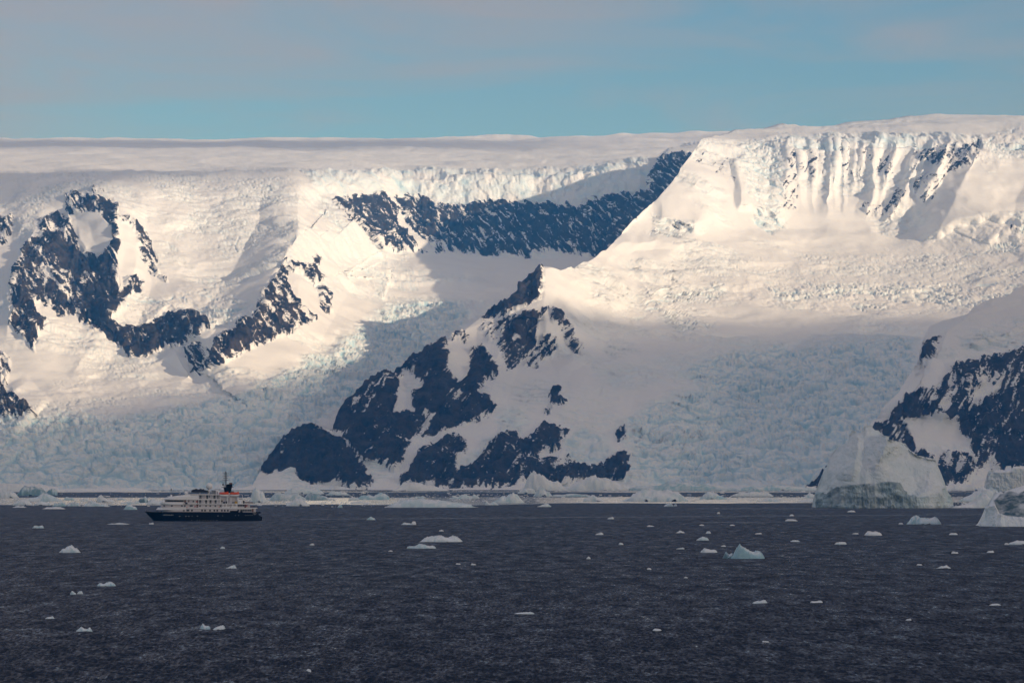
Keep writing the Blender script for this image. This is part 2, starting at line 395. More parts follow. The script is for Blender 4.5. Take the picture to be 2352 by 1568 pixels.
ROCK2 = [
 ([(2440,790),(2352,798),(2335,806),(2269,817),(2231,825),(2187,842),(2162,875),(2118,894),(2088,908),(2056,935),(2018,973),(2005,987),(1975,1010),(1940,1050),(1890,1090),(1850,1122),(2100,1125),(2180,1112),(2230,1108),(2260,1085),(2440,1110)], .90),
 ([(2157,773),(2132,781),(2118,814),(2118,822),(2138,822),(2149,798)], .9), ([(2116,850),(2132,836),(2130,824),(2118,830)], .8)]
SNOW2 = [([(2072,962),(2121,957),(2160,960),(2204,971),(2209,995),(2228,1026),(2239,1061),(2215,1041),(2173,1044),(2132,1050),(2105,1039),(2088,1004),(2082,976)], 1.4), ([(2160,930),(2184,925),(2171,948)], 1.0), ([(2120,890),(2300,830),(2352,820),(2352,900),(2250,915),(2200,945),(2110,940)], .22),
 ([(2030,960),(2050,925),(2058,930),(2042,975)], .8), ([(2235,900),(2290,880),(2300,890),(2250,935),(2225,945)], .6), ([(2240,1080),(2275,1062),(2300,1110),(2225,1112)], .8), ([(2120,1050),(2200,1050),(2240,1066),(2220,1085),(2150,1080)], .35)]

# ------------------------------------------------------------------ broken ice
SERAC0 = [([(-80,985),(60,962),(120,948),(250,958),(400,938),(550,905),(650,855),(760,800),(850,745),(890,700),(960,685),(1050,692),(1095,722),(1075,748),(1000,790),(930,850),(800,940),(700,985),(640,1040),(660,1130),(-80,1130)], 1.0, 14),
          ([(870,700),(940,688),(1050,692),(1095,722),(1060,752),(960,775),(850,790),(780,800)], .6, 10)]
LUMP0 = [([(300,660),(350,690),(440,655),(500,680),(580,690),(590,720),(530,735),(480,760),(480,735),(440,712),(390,718),(330,745),(285,735)], 1.0, 8),
         ([(290,420),(420,400),(620,395),(680,430),(670,500),(600,570),(520,600),(440,610),(380,640),(350,540),(300,480)], .5, 30),
         ([(735,440),(775,470),(820,520),(870,580),(893,640),(880,690),(840,680),(800,560),(740,480)], .8, 14),
         ([(40,420),(190,400),(260,420),(300,470),(240,440),(150,440),(90,490),(60,560),(0,520)], .6, 20),
         ([(180,830),(330,830),(420,900),(300,950),(180,960),(80,960),(120,870)], .45, 25),
         ([(0,950),(120,930),(260,950),(200,985),(0,1000)], .7, 14)]
CLIFF0 = [([(690,395),(900,388),(1100,388),(1300,382),(1490,365),(1500,400),(1485,440),(1434,451),(1378,456),(1311,480),(1270,472),(1206,464),(1107,466),(1066,477),(1037,474),(984,457),(937,447),(885,442),(838,449),(790,450),(745,440)], 1.0, 4)]
SERAC1 = [([(1425,975),(1480,940),(1600,885),(1560,840),(1700,800),(1900,790),(2100,770),(2140,900),(2060,1000),(1980,1110),(1890,1125),(1440,1110),(1450,1050)], 1.0, 22),
          ([(1480,820),(1700,790),(1900,770),(2110,770),(2110,850),(1800,870),(1560,880)], .5, 20),
          ([(1290,1010),(1340,985),(1400,1010),(1400,1060),(1340,1075),(1300,1050)], .8, 12), ([(1060,1080),(1080,1040),(1150,1000),(1140,940),(1190,930),(1230,960),(1200,1000),(1120,1040),(1080,1085)], .6, 12),
          ([(1350,840),(1480,830),(1560,870),(1480,900),(1380,900)], .4, 20)]
LUMP1 = [([(1480,660),(1700,640),(1900,640),(2150,650),(2352,640),(2352,700),(2200,710),(1900,715),(1650,690),(1560,700)], .85, 18),
         ([(1560,610),(1750,590),(2000,575),(2150,560),(2352,560),(2352,640),(2000,640),(1650,640)], .5, 30),
         ([(1490,640),(1560,690),(1640,760),(1560,760),(1480,700)], .8, 14), ([(1330,640),(1400,660),(1500,720),(1450,760),(1350,700)], .45, 18),
         ([(1500,500),(1600,500),(1620,530),(1560,545),(1490,540)], .8, 8), ([(1690,330),(1810,310),(1805,470),(1780,500),(1720,440),(1700,380)], .9, 12), ([(1720,500),(1770,465),(1810,520),(1760,530)], 1.0, 6),
         ([(2120,545),(2200,510),(2280,490),(2352,500),(2440,540),(2352,590),(2200,560),(2140,565)], .95, 10), ([(2250,320),(2330,290),(2440,290),(2440,340),(2330,360),(2280,400)], .8, 10),
         ([(1140,880),(1300,880),(1330,930),(1200,940)], .5, 16), ([(1390,760),(1430,740),(1460,800),(1400,830)], .6, 12)]
CLIFF1 = [([(1810,308),(2000,300),(2140,300),(2255,308),(2255,335),(2140,335),(2000,340),(1900,348),(1808,345)], 1.0, 4), ([(1530,345),(1600,330),(1590,365),(1530,360)], .5, 4), ([(1290,1055),(1390,1020),(1420,1030),(1350,1080),(1300,1070)], .9, 5)]
LUMP2 = [([(2200,770),(2300,735),(2440,720),(2440,770),(2300,800),(2200,815)], .8, 12), ([(2100,780),(2120,760),(2130,830),(2100,860)], .6, 10)]

def paint(U, V, items, pad=60.0):
    out = np.zeros(U.shape, np.float32)
    for poly, a, soft in items:
        out = np.maximum(out, a * sstep(-soft, soft, sdf(U, V, poly, pad)))
    return out

for _i, (_p, _d) in enumerate(ROCK1):
    if max(q[1] for q in _p) < 510 and _d < .7: ROCK1[_i] = (_p, _d * 0.74)

def rockfield(U, V, rocks, snows, wob):
    """>0.5 = rock.  density shapes how high the field rises inside the outline"""
    f = np.zeros(U.shape, np.float32)
    for poly, dens in rocks:
        s = sdf(U, V, poly, 40.0) + wob
        f = np.maximum(f, dens * sstep(-7, 8, s))
    for poly, k in snows:
        s = sdf(U, V, poly, 40.0) + wob
        f = f - k * sstep(-5, 6, s)
    return np.clip(f, 0, 1)

def relief(U, V, base, rocks, snows, serac, lump, cliff, seed, bed=(0.55, 0.8), calm=None):
    """raise the detail of snow, rock and broken ice on a base surface; returns points and attributes"""
    P0 = pts(U, V, base)
    N = normals(P0)
    X, Y, Z = P0[..., 0], P0[..., 1], P0[..., 2]
    w1 = vnoise(X / 90, Y / 90, Z / 90, seed + 900); w2 = vnoise(X / 35, Y / 35, Z / 35, seed + 901)
    w3 = vnoise(X / 90, Y / 90, Z / 90, seed + 905)
    wob = 4 * w1 + 2.5 * w2 + 2.5 * vnoise(X / 14, Y / 14, Z / 14, seed + 907)
    Uw, Vw = U + 10 * w1 + 4 * w2, V + 8 * w3 + 4 * w2
    ser = paint(Uw, Vw, serac); lum = paint(Uw, Vw, lump); cli = paint(U + 3 * w2, V + 3 * w3, cliff)
    rock = rockfield(U, V, rocks, snows, wob)
    # snow left on ledges: streaks along the dip of the beds plus gullies running downhill
    a, b = bed
    s1 = X * a - Z * b; s2 = X * b + Z * a
    led = fbm(s2 / 120, Y / 120, s1 / 9, seed + 31, 4, 0.62)
    gul = fbm(X / 17, Y / 60, Z / 110, seed + 47, 4, 0.62)
    fine = fbm(X / 9, Y / 14, Z / 7, seed + 53, 3, 0.65)
    rn = 0.80 * led / 0.26 + 0.46 * gul / 0.26 + 0.40 * fine / 0.27
    cov = np.interp(rock, [0, .03, .1, .2, .3, .4, .5, .6, .7, .8, .9, .95, 1.0], [-4, -2.2, -1.28, -.84, -.52, -.25, 0, .25, .52, .84, 1.28, 1.65, 2.2]).astype(np.float32)
    rockmask = 0.5 + 0.2 * (cov + rn)
    rk = sstep(0.40, 0.60, rockmask) * (rock > 0.02)
    free = 1 - np.maximum(np.maximum(ser, lum), cli)
    snow = 1 - rk
    S = (Y + Z * 0.8)
    # broad drifts and swells
    h = fbm(X / 420, Y / 420, Z / 420, seed + 1, 3, 0.55) * 22
    h += fbm(X / 190, S / 150, Z / 190, seed + 3, 2, 0.5) * 9 * free
    h += fbm(X / 110, Y / 160, Z / 110, seed + 5, 3, 0.5) * 3.2 * snow * (0.4 + 0.6 * free)
    # ledges and small ice steps in patches
    q = fbm(X / 150, S / 85, Z / 150, seed + 21, 4, 0.55)
    pat = sstep(0.02, 0.45, vnoise(X / 300, S / 220, Z / 300, seed + 23)) * snow * free * (1 - sstep(0.02, .3, rock))
    qq = q * 7; fr = qq - np.floor(qq)
    step = (np.floor(qq) + sstep(0.62, 1.0, fr))
    if calm is not None: pat = pat * (1 - calm)
    h += pat * (5.5 * step * 0.8 + 2.2 * fbm(X / 30, S / 22, Z / 30, seed + 27, 3, .55))
    edge_ = pat * sstep(0.6, .72, fr) * sstep(1.0, .9, fr)
    h += 1.1 * fbm(X / 38, S / 30, Z / 38, seed + 29, 3, .55) * snow
    # rock: ribs and steps
    rr = sstep(0.15, 0.5, rock)
    h += rr * (fbm(X / 70, Y / 140, Z / 240, seed + 9, 5, 0.6, True) * 32 + fbm(s2 / 70, Y / 80, s1 / 16, seed + 15, 4, 0.62) * 9)
    h -= snow * rr * 2.0
    # seracs: blocks between crevasses
    blue = edge_ * 0.35
    wx = 16 * vnoise(X / 60, S / 60, Z * 0, seed + 71) + 3 * vnoise(X / 19, S / 19, Z * 0, seed + 73); wy = 16 * vnoise(X / 60, S / 60, Z * 0 + 7, seed + 72) + 3 * vnoise(X / 19, S / 19, Z * 0 + 3, seed + 74)
    m = ser > 0.01
    if m.any():
        xx, ss = X[m] + wx[m], S[m] + wy[m]
        ang = 0.25
        xa, sa = xx * math.cos(ang) + ss * math.sin(ang), -xx * math.sin(ang) + ss * math.cos(ang)
        acc = np.zeros(xx.shape, np.float32); bl = acc.copy()
        dens = fbm(xx / 160, ss / 200, Z[m] * 0, seed + 80, 3)
        for sc, am, k in ((58, 11, 0), (27, 6.0, 5), (13, 2.2, 9)):
            f1, f2, rc, ra, rb = worley(xa / (sc * 1.5), sa / (sc * 1.15), seed + 60 + k)
            gap = sstep(0.02, 0.22, f2 - f1)
            tilt = (rc - 0.5) * 2
            blk = (rc - 0.45) * 1.3 + ra * (rc - .5) * 1.3 + rb * 0.9
            acc += am * (blk * gap - 0.7 * (1 - gap)) * (0.75 + 0.7 * dens)
            bl = np.maximum(bl, (1 - gap) * (0.8 if k == 0 else 0.6))  # gap blue deepened, standing in for weak shade in the crevasses
        acc += 3 * fbm(xx / 14, ss / 14, Z[m] / 14, seed + 88, 3, 0.6) + 22 * fbm(xx / 130, ss / 75, Z[m] / 90, seed + 90, 3, .6, True)
        h[m] += ser[m] * acc
        blue[m] = np.maximum(blue[m], ser[m] * (0.06 + 0.9 * bl))
    m = np.maximum(ser, lum) > 0.01
    if m.any():
        xx, ss = X[m] + 2.2 * wx[m], S[m] + 2.2 * wy[m]
        bend = 60 * fbm(xx / 420, ss / 420, Z[m] * 0, seed + 95, 2)
        c1 = np.abs(vnoise(xx / 150, (ss + bend) / 30, Z[m] * 0, seed + 96)); c2 = np.abs(vnoise(xx / 70, (ss + bend) / 17, Z[m] * 0, seed + 97))
        gate = sstep(-.25, .15, vnoise(xx / 240, ss / 160, Z[m] * 0, seed + 98))
        cv = np.maximum(sstep(.13, .02, c1), 0.6 * sstep(.12, .02, c2)) * gate
        k = np.maximum(ser[m], .8 * lum[m])
        h[m] -= 8.0 * cv * k
        blue[m] = np.maximum(blue[m], 0.9 * cv * k)
    m = lum > 0.01
    if m.any():
        xx, ss, zz = X[m] + wx[m], S[m] + wy[m], Z[m]
        bil = np.abs(fbm(xx / 85, ss / 120, zz * 0, seed + 101, 4, 0.55))
        f1, f2, rc, ra, rb = worley(xx / 75, ss / 46, seed + 110)
        gap = sstep(0.0, 0.12, f2 - f1)
        some = sstep(0.0, 0.4, vnoise(xx / 170, ss / 170, zz * 0, seed + 120) + 0.15)
        h[m] += lum[m] * (15 * bil - 3 + some * (9 * (rc - .5) * gap + rb * 9 - 7 * (1 - gap)) + 3.5 * fbm(xx / 20, ss / 26, zz / 20, seed + 125, 3, 0.6))
        blue[m] = np.maximum(blue[m], lum[m] * some * (0.12 + 0.6 * (1 - gap)))
    m = cli > 0.01
    if m.any():
        xx, yy, zz = X[m], Y[m], Z[m]
        fl = fbm(xx / 40, yy / 200, zz / 70, seed + 131, 5, 0.6, True) * 9 + fbm(xx / 130, yy / 200, zz / 260, seed + 137, 2) * 30 + fbm(xx / 60, yy / 60, zz / 14, seed + 139, 3) * 3
        f1, f2, rc, ra, rb = worley(xx / 34, zz / 46, seed + 143); fl += (rc - .5) * 12
        h[m] += cli[m] * fl
        blue[m] = np.maximum(blue[m], cli[m] * (0.26 + 0.5 * fbm(xx / 60, yy / 60, zz / 60, seed + 141, 2)))
    blue *= snow
    P = P0 + N * h[..., None]
    return P, {"rock": np.clip(rockmask, 0, 1.3) * (rock > 0.02), "ice": np.clip(blue, 0, 1)}

def smooth_poly(line, u):
    L = np.asarray(line, float)
    return np.interp(u, L[:, 0], L[:, 1])

def warp(U, V, seed):
    z = U * 0 + seed
    return (U + 6 * vnoise(U / 55, V / 55, z, 501) + 2.5 * vnoise(U / 17, V / 17, z, 502), V + 5 * vnoise(U / 55, V / 55, z, 503) + 2.5 * vnoise(U / 17, V / 17, z, 504))

def step_line(line, amp, below, above): return (line, below, above, amp, 1.0, (0.2, 0.2))   # an ice step: bulges out, then breaks off below the line

# ------------------------------------------------------------------ snow, ice and rock of the mountains
def terrain_material():
    m, n, l, b = new_mat("snow_ice_rock")
    at = n.new("ShaderNodeAttribute"); at.attribute_name = "rock"
    ai = n.new("ShaderNodeAttribute"); ai.attribute_name = "ice"
    geo = n.new("ShaderNodeNewGeometry")
    def noise(scale, detail, rough=0.6, vec=None):
        t = n.new("ShaderNodeTexNoise"); t.inputs["Scale"].default_value = scale; t.inputs["Detail"].default_value = detail
        t.inputs["Roughness"].default_value = rough
        l.new(vec or geo.outputs["Position"], t.inputs["Vector"]); return t
    def math_(op, a, bb, clamp=False):
        t = n.new("ShaderNodeMath"); t.operation = op; t.use_clamp = clamp
        for k, s in enumerate((a, bb)):
            if s is None: continue
            if isinstance(s, (int, float)): t.inputs[k].default_value = s
            else: l.new(s, t.inputs[k])
        return t.outputs[0]
    mpl = n.new("ShaderNodeMapping"); mpl.inputs["Scale"].default_value = (0.10, 0.08, 0.34); mpl.inputs["Rotation"].default_value = (0, 0.42, 0)
    l.new(geo.outputs["Position"], mpl.inputs[0])
    nf = noise(1.0, 4, 0.66, mpl.outputs[0])
    jit = math_('MULTIPLY', math_('SUBTRACT', nf.outputs["Fac"], 0.5), 0.9)
    gate = math_('MULTIPLY', at.outputs["Fac"], 4.0, True)
    f = math_('ADD', at.outputs["Fac"], math_('MULTIPLY', jit, gate))
    mr = n.new("ShaderNodeMapRange"); mr.inputs["From Min"].default_value = 0.46; mr.inputs["From Max"].default_value = 0.54
    l.new(f, mr.inputs[0])
    rc = n.new("ShaderNodeValToRGB")
    rc.color_ramp.elements[0].position = 0.36; rc.color_ramp.elements[0].color = (0.008, 0.010, 0.014, 1)
    rc.color_ramp.elements[1].position = 0.75; rc.color_ramp.elements[1].color = (0.095, 0.080, 0.072, 1)
    nr = noise(0.016, 8, 0.72); l.new(nr.outputs["Fac"], rc.inputs[0])
    ice = n.new("ShaderNodeValToRGB")
    ice.color_ramp.elements[0].position = 0.0; ice.color_ramp.elements[0].color = (0.86, 0.87, 0.88, 1)
    ice.color_ramp.elements[1].position = 0.45; ice.color_ramp.elements[1].color = (0.74, 0.84, 0.89, 1)
    e = ice.color_ramp.elements.new(0.9); e.color = (0.37, 0.59, 0.70, 1)  # blue ice, painted darker so crevasses read as shaded
    l.new(ai.outputs["Fac"], ice.inputs[0])
    mx = n.new("ShaderNodeMixRGB"); l.new(mr.outputs[0], mx.inputs[0]); l.new(ice.outputs[0], mx.inputs[1]); l.new(rc.outputs[0], mx.inputs[2])
    l.new(mx.outputs[0], b.inputs["Base Color"])
    b.inputs["Roughness"].default_value = 0.85
    b.inputs["Specular IOR Level"].default_value = 0.15
    bp = n.new("ShaderNodeBump"); bp.inputs["Strength"].default_value = 0.6; bp.inputs["Distance"].default_value = 3.0
    nb = noise(0.07, 6, 0.62)
    sc = math_('ADD', math_('MULTIPLY', mr.outputs[0], 1.6), math_('ADD', math_('MULTIPLY', ai.outputs["Fac"], 1.2), 0.18))
    l.new(math_('MULTIPLY', nb.outputs["Fac"], sc), bp.inputs["Height"])
    l.new(bp.outputs[0], b.inputs["Normal"])
    return m
M_TERR = terrain_material()

STEPS0 = [step_line([(290,745),(335,735),(390,700),(440,688),(480,700),(520,730)], 55, 22, 60),
          step_line([(855,700),(900,686),(960,680),(1040,690),(1090,715)], 22, 12, 40), step_line([(820,740),(900,722),(1000,728),(1070,745)], 16, 10, 26),
          step_line([(-60,1000),(60,965),(130,948),(250,965),(360,952),(480,942),(600,945),(660,960)], 55, 45, 70),
          step_line([(60,905),(180,885),(280,892),(360,900),(420,912)], 18, 9, 50), step_line([(150,860),(230,850),(300,858),(350,872)], 16, 8, 30),
          step_line([(280,430),(360,440),(450,425),(560,430),(640,420)], 30, 20, 40), step_line([(330,520),(420,510),(520,505),(600,500)], 26, 16, 40), step_line([(380,590),(450,600),(520,592),(560,580)], 24, 16, 40),
          step_line([(190,412),(240,404),(330,406),(420,396),(520,392),(640,390)], 26, 8, 40), step_line([(40,425),(100,408),(160,405)], 25, 12, 30),
          step_line([(690,398),(800,392),(900,386),(1000,390),(1100,386),(1250,384),(1400,376)], 22, 6, 30),
          step_line([(790,362),(850,354),(900,352),(960,360),(1000,366)], 60, 4, 16), step_line([(980,378),(1100,376),(1200,374),(1320,366)], 60, 4, 14), step_line([(330,372),(420,368),(560,372),(640,366)], 50, 4, 14),
          step_line([(640,655),(700,650),(760,668),(800,700)], 20, 14, 40), step_line([(760,520),(800,560),(840,610),(860,660)], 22, 14, 30),
          ([(268,770),(300,790),(330,835)], 30, 30, 25, 1.0, (.2, .2)), ([(235,755),(210,800),(150,855)], 40, 50, 45, 1.0, (.1, .3)), ([(405,800),(420,835),(445,870)], 60, 14, 40, 1.0, (.1, .2)),
          ([(310,500),(318,570),(305,640)], 34, 30, 40, 1.0, (.2, .2)), ([(745,560),(770,640),(790,720)], 50, 60, 35, 1.0, (.3, .3)),
          ([(180,510),(190,550),(205,580)], 30, 25, 25, 1.0, (.2, .2)), ([(130,560),(120,620),(150,700)], 40, 35, 45, 1.0, (.2, .2)), ([(205,600),(190,660),(180,720)], 30, 30, 35, 1.0, (.2, .2)), ([(70,640),(60,700),(70,760)], 30, 30, 40, 1.0, (.2, .2)),
          ([(330,745),(350,780),(345,815)], 26, 30, 30, 1.0, (.2, .2)), ([(420,715),(410,760),(395,795)], 30, 22, 35, 1.0, (.2, .2)), ([(640,640),(600,720),(540,790),(470,840)], 40, 26, 45, 1.0, (.2, .2)), ([(690,640),(680,690),(640,750)], 30, 26, 30, 1.0, (.2, .2))]
def build_back_massif():
    u = np.arange(-70, 1790, 2.1); v = np.concatenate([np.arange(308, 400, 1.3), np.arange(400, 1146, 1.55)])
    U, V = np.meshgrid(u, v)
    # let the top row follow the far skyline
    top = smooth_poly([(-80,321),(300,319.5),(600,319),(900,318),(1080,313),(1130,311),(1250,313),(1400,311),(1560,306),(1700,300),(1800,296)], u)
    V = np.where(V < 400, top[None, :] + (V - 308) * (400 - top[None, :]) / (400 - 308), V)
    D = TP0(U, V) * 1000.0
    UW, VW = warp(U, V, 3)
    D -= tent(U, V, [(690,405),(686,470),(685,540),(645,600),(606,670),(570,735),(500,785),(445,835),(430,860)], 88, 170, 260, 1.0, (0.22, 0.15))
    for q in STEPS0: D -= tent(UW, VW, *q)
    D -= tent(U, V, [(262,455),(267,520),(268,570),(278,650),(250,720),(230,770)], 90, 70, 150, 1.0, (0.15, 0.2))
    D -= tent(U, V, [(105,470),(62,556),(30,645),(18,720),(15,790)], 80, 130, 190, 1.1, (0.2, 0.25))
    D -= tent(U, V, [(-20,470),(-25,560),(-30,640)], 40, 50, 120, 1.0)
    D -= tent(U, V, [(20,880),(50,920),(85,955)], 120, 50, 90, 1.0, (0.2, 0.1))
    D -= tent(U, V, [(480,722),(470,750),(440,775)], 120, 26, 70, 0.8, (0.1, 0.2))
    D -= tent(U, V, [(885,445),(905,490),(945,560),(965,590)], 45, 40, 70, 1.0, (0.1, 0.2))
    D -= tent(U, V, [(805,448),(850,500),(905,570)], 30, 30, 40, 1.0, (0.1, 0.2))
    for k in range(9):
        x = 1080 + 45 * k
        D -= tent(U, V, [(x, 470), (x - 8, 520), (x + 4, 580)], 22, 22, 32, 1.0, (0.1, 0.2))
    # snow spur that stands in front of the left end of the cirque wall
    D -= tent(U, V, [(745,440),(767,457),(797,487),(829,516),(876,572),(889,600),(892,640),(880,690)], 130, 4, 520, 1.2, (0.3, 0.45))
    # right wall of the cirque, turning towards us
    D -= ramp(U, V, [(1535,343),(1531,357),(1515,368),(1500,400),(1485,440),(1450,470),(1400,520),(1400,620),(1790,620),(1790,300),(1700,305),(1640,318),(1600,327),(1560,336)], (1462, 400), (1590, 470), 930, 2.0)
    P, A = relief(U, V, D, ROCK0, SNOW0, SERAC0, LUMP0, CLIFF0, 11, (0.75, -0.66), sstep(412, 375, V + 0 * U))
    keep = ~((U > 1606) & (V > 345))[:-1, :-1]
    keep &= ~((U > 1330) & (V > 700))[:-1, :-1]
    return grid_mesh("mountain_massif", P, M_TERR, A, keep)

def sheet(name, tps, skyline, u0, u1, du, rows, vbot, tents, args, seed, back, bed):
    u = np.arange(u0, u1, du)
    top = smooth_poly(skyline, u)
    t = np.linspace(0, 1, rows)[:, None]
    V = top[None, :] + (vbot - top[None, :]) * t
    U = np.repeat(u[None, :], rows, 0)
    D = tps(U, V) * 1000.0
    UW, VW = warp(U, V, seed)
    for tn in tents: D -= tent(UW if len(tn[0]) > 2 else U, VW if len(tn[0]) > 2 else V, *tn)
    P, A = relief(U, V, D, *args, seed, bed, (sstep(312, 296, V) * (U > 1640)).astype(np.float32) if name == 'mountain_ridge' else None)
    # the far side of the mountain falls away behind the skyline
    nb = 16
    s = (np.linspace(1, 0, nb, endpoint=False)[:, None]) ** 1.5 * 1700
    fall = back(u)[None, :]
    B = np.repeat(P[:1], nb, 0).copy()
    B[..., 1] += s; B[..., 0] += s * 0.15
    B[..., 2] -= s * fall * (0.6 + 0.4 * s / 1700) + 1.0
    wob = fbm(B[..., 0] / 200, B[..., 1] / 200, B[..., 2] / 200, seed + 5, 3) * 30 * np.clip(s / 400, 0, 1)
    B[..., 2] += wob
    P = np.concatenate([B, P], 0)
    A = {k: np.concatenate([np.repeat(a[:1], nb, 0), a], 0) for k, a in A.items()}
    return grid_mesh(name, P, M_TERR, A)

FLUTES = []
def flute(line, wl_, wr_, amp, p=1.0, tp=(0.12, 0.3)): FLUTES.append((line, wl_, wr_, amp * 0.85, p, tp))
flute([(1921,312),(1922,370),(1905,440),(1895,500)], 26, 32, 70)
flute([(1886,345),(1884,400),(1878,450)], 22, 22, 40)
flute([(2010,302),(2009,354),(2001,455),(1995,500)], 30, 30, 95)
flute([(1968,320),(1965,380),(1955,450)], 20, 22, 55)
flute([(2068,306),(2057,356),(2035,420),(2015,470)], 26, 26, 85)
flute([(2140,314),(2116,356),(2092,402),(2054,482),(2025,510)], 40, 30, 130)
flute([(2177,330),(2161,375),(2124,434),(2079,485)], 34, 26, 110)
flute([(2262,318),(2240,365),(2218,407),(2190,470),(2165,515),(2150,560)], 120, 130, 230, 1.0, (0.1, 0.45))
for _k in range(16):
    _x = 1830 + _k * 24 + 9 * math.sin(_k * 2.4); _dx = -(_x - 1900) * 0.22
    flute([(_x, 312), (_x + _dx * .5, 400), (_x + _dx, 480 + 20 * math.sin(_k * 1.7))], 9 + 3 * math.sin(_k), 11, 26 + 14 * math.sin(_k * 3.1), 1.0, (0.1, 0.5))
flute([(1812,315),(1806,380),(1803,470)], 40, 70, 70)
flute([(1575,385),(1590,450),(1612,510),(1630,560)], 90, 80, 50, 1.0, (0.3, 0.3))
flute([(1560,395),(1500,468),(1440,528),(1383,578)], 5, 110, -40, 1.0, (0.2, 0.2))

def build_right_massif():
    T = list(FLUTES) + [
        step_line([(1383,578),(1440,560),(1500,548),(1560,562),(1625,552)], 36, 22, 26), step_line([(1495,503),(1540,506),(1590,520),(1618,537)], 45, 12, 60),
        step_line([(1690,478),(1730,468),(1770,480),(1800,510)], 40, 14, 50), step_line([(2110,560),(2160,522),(2200,508),(2260,494),(2330,505),(2400,530)], 55, 16, 60), step_line([(2250,560),(2300,540),(2360,548)], 35, 14, 40),
        step_line([(1640,566),(1720,548),(1800,556),(1900,540),(2000,552),(2060,545)], 30, 30, 30), step_line([(1470,692),(1530,660),(1600,648),(1700,655),(1780,640)], 32, 14, 50),
        step_line([(1660,610),(1760,598),(1860,606),(1940,594)], 26, 12, 40), step_line([(1830,668),(1940,655),(2060,662),(2180,650)], 28, 12, 40), step_line([(1640,735),(1760,738),(1900,745),(2050,738),(2130,735)], 24, 10, 50),
        step_line([(1500,800),(1640,790),(1800,780),(1960,772),(2080,768)], 30, 12, 40), step_line([(1480,860),(1600,845),(1760,838),(1920,828),(2080,815)], 34, 14, 40),
        step_line([(1430,945),(1540,900),(1680,882),(1860,888),(2000,875),(2080,870)], 60, 40, 60), step_line([(1360,850),(1420,838),(1470,850)], 30, 14, 40), step_line([(1330,690),(1390,680),(1450,700)], 24, 16, 40),
        step_line([(1300,640),(1360,655),(1420,690)], 20, 12, 30), ([(1345,595),(1400,650),(1440,720)], 50, 60, 40, 1.0, (.2, .3)), ([(1690,360),(1705,430),(1700,490)], 18, 40, 40, 1.0, (.2, .2)),
        ([(1480,640),(1520,700),(1570,760)], 30, 20, 30, 1.0, (.2, .2)), ([(1300,880),(1390,905),(1450,930)], 30, 60, 40, 1.0, (.2, .2)), ([(1600,900),(1560,980),(1540,1080)], 60, 50, 40, 1.0, (.2, .2)), ([(1800,890),(1790,980),(1770,1080)], 60, 60, 35, 1.0, (.2, .2)), ([(1680,890),(1690,1000),(1680,1090)], 30, 30, 25, 1.0, (.2, .2)),
        ([(1200,735),(1180,790),(1170,840)], 22, 22, 30, 1.0, (.1, .2)), ([(1080,800),(1090,850),(1120,900)], 26, 20, 35, 1.0, (.1, .2)), ([(960,850),(965,920),(950,990)], 35, 25, 35, 1.0, (.1, .2)), ([(650,1010),(670,1050),(690,1090)], 40, 30, 40, 1.0, (.1, .2)), ([(1180,1010),(1160,1060),(1150,1110)], 40, 34, 40, 1.0, (.1, .2)), ([(1000,1030),(985,1070),(960,1110)], 30, 30, 30, 1.0, (.1, .2)), ([(1360,1075),(1350,1100),(1350,1120)], 30, 30, 20, 1.0, (.1, .1)),
        ([(1246,606),(1250,650),(1248,700),(1258,735),(1255,800)], 120, 110, 190, 1.0, (0.05, 0.4)),
        ([(1248,700),(1190,728),(1140,745),(1085,757),(1030,785),(960,825)], 60, 90, 90, 1.0, (0.15, 0.2)),
        ([(1030,785),(1024,830),(1010,900),(985,980)], 110, 60, 130, 1.0, (0.1, 0.25)),
        ([(1150,745),(1148,800),(1140,870),(1110,950)], 50, 40, 70, 1.0, (0.2, 0.2)),
        ([(1258,712),(1300,745),(1318,790),(1348,836)], 70, 60, 90, 1.0, (0.2, 0.15)),
        ([(900,860),(885,930),(860,1000),(850,1070)], 70, 60, 90, 1.0, (0.1, 0.2)),
        ([(720,985),(735,1040),(760,1110)], 110, 70, 90, 1.0, (0.1, 0.2)),
        ([(1060,1000),(1065,1050),(1060,1110)], 60, 40, 60, 1.0, (0.1, 0.2)),
        ([(1275,830),(1300,930),(1300,990)], 90, 120, 60, 1.3, (0.3, 0.3)),
        ([(1310,990),(1290,1040),(1270,1110)], 80, 60, 80, 1.0, (0.2, 0.1)),
        ([(1440,985),(1442,1040),(1430,1100)], 90, 30, 60, 1.0, (0.2, 0.1)),
    ]
    fall = lambda u: np.interp(u, [560, 1250, 1560, 1640, 2420], [0.55, 0.75, 0.7, 0.12, 0.06])
    return sheet("mountain_ridge", TP1, SKY1, 536, 2424, 2.1, 520, 1146, T, (ROCK1, SNOW1, SERAC1, LUMP1, CLIFF1), 211, fall, (0.75, 0.66))

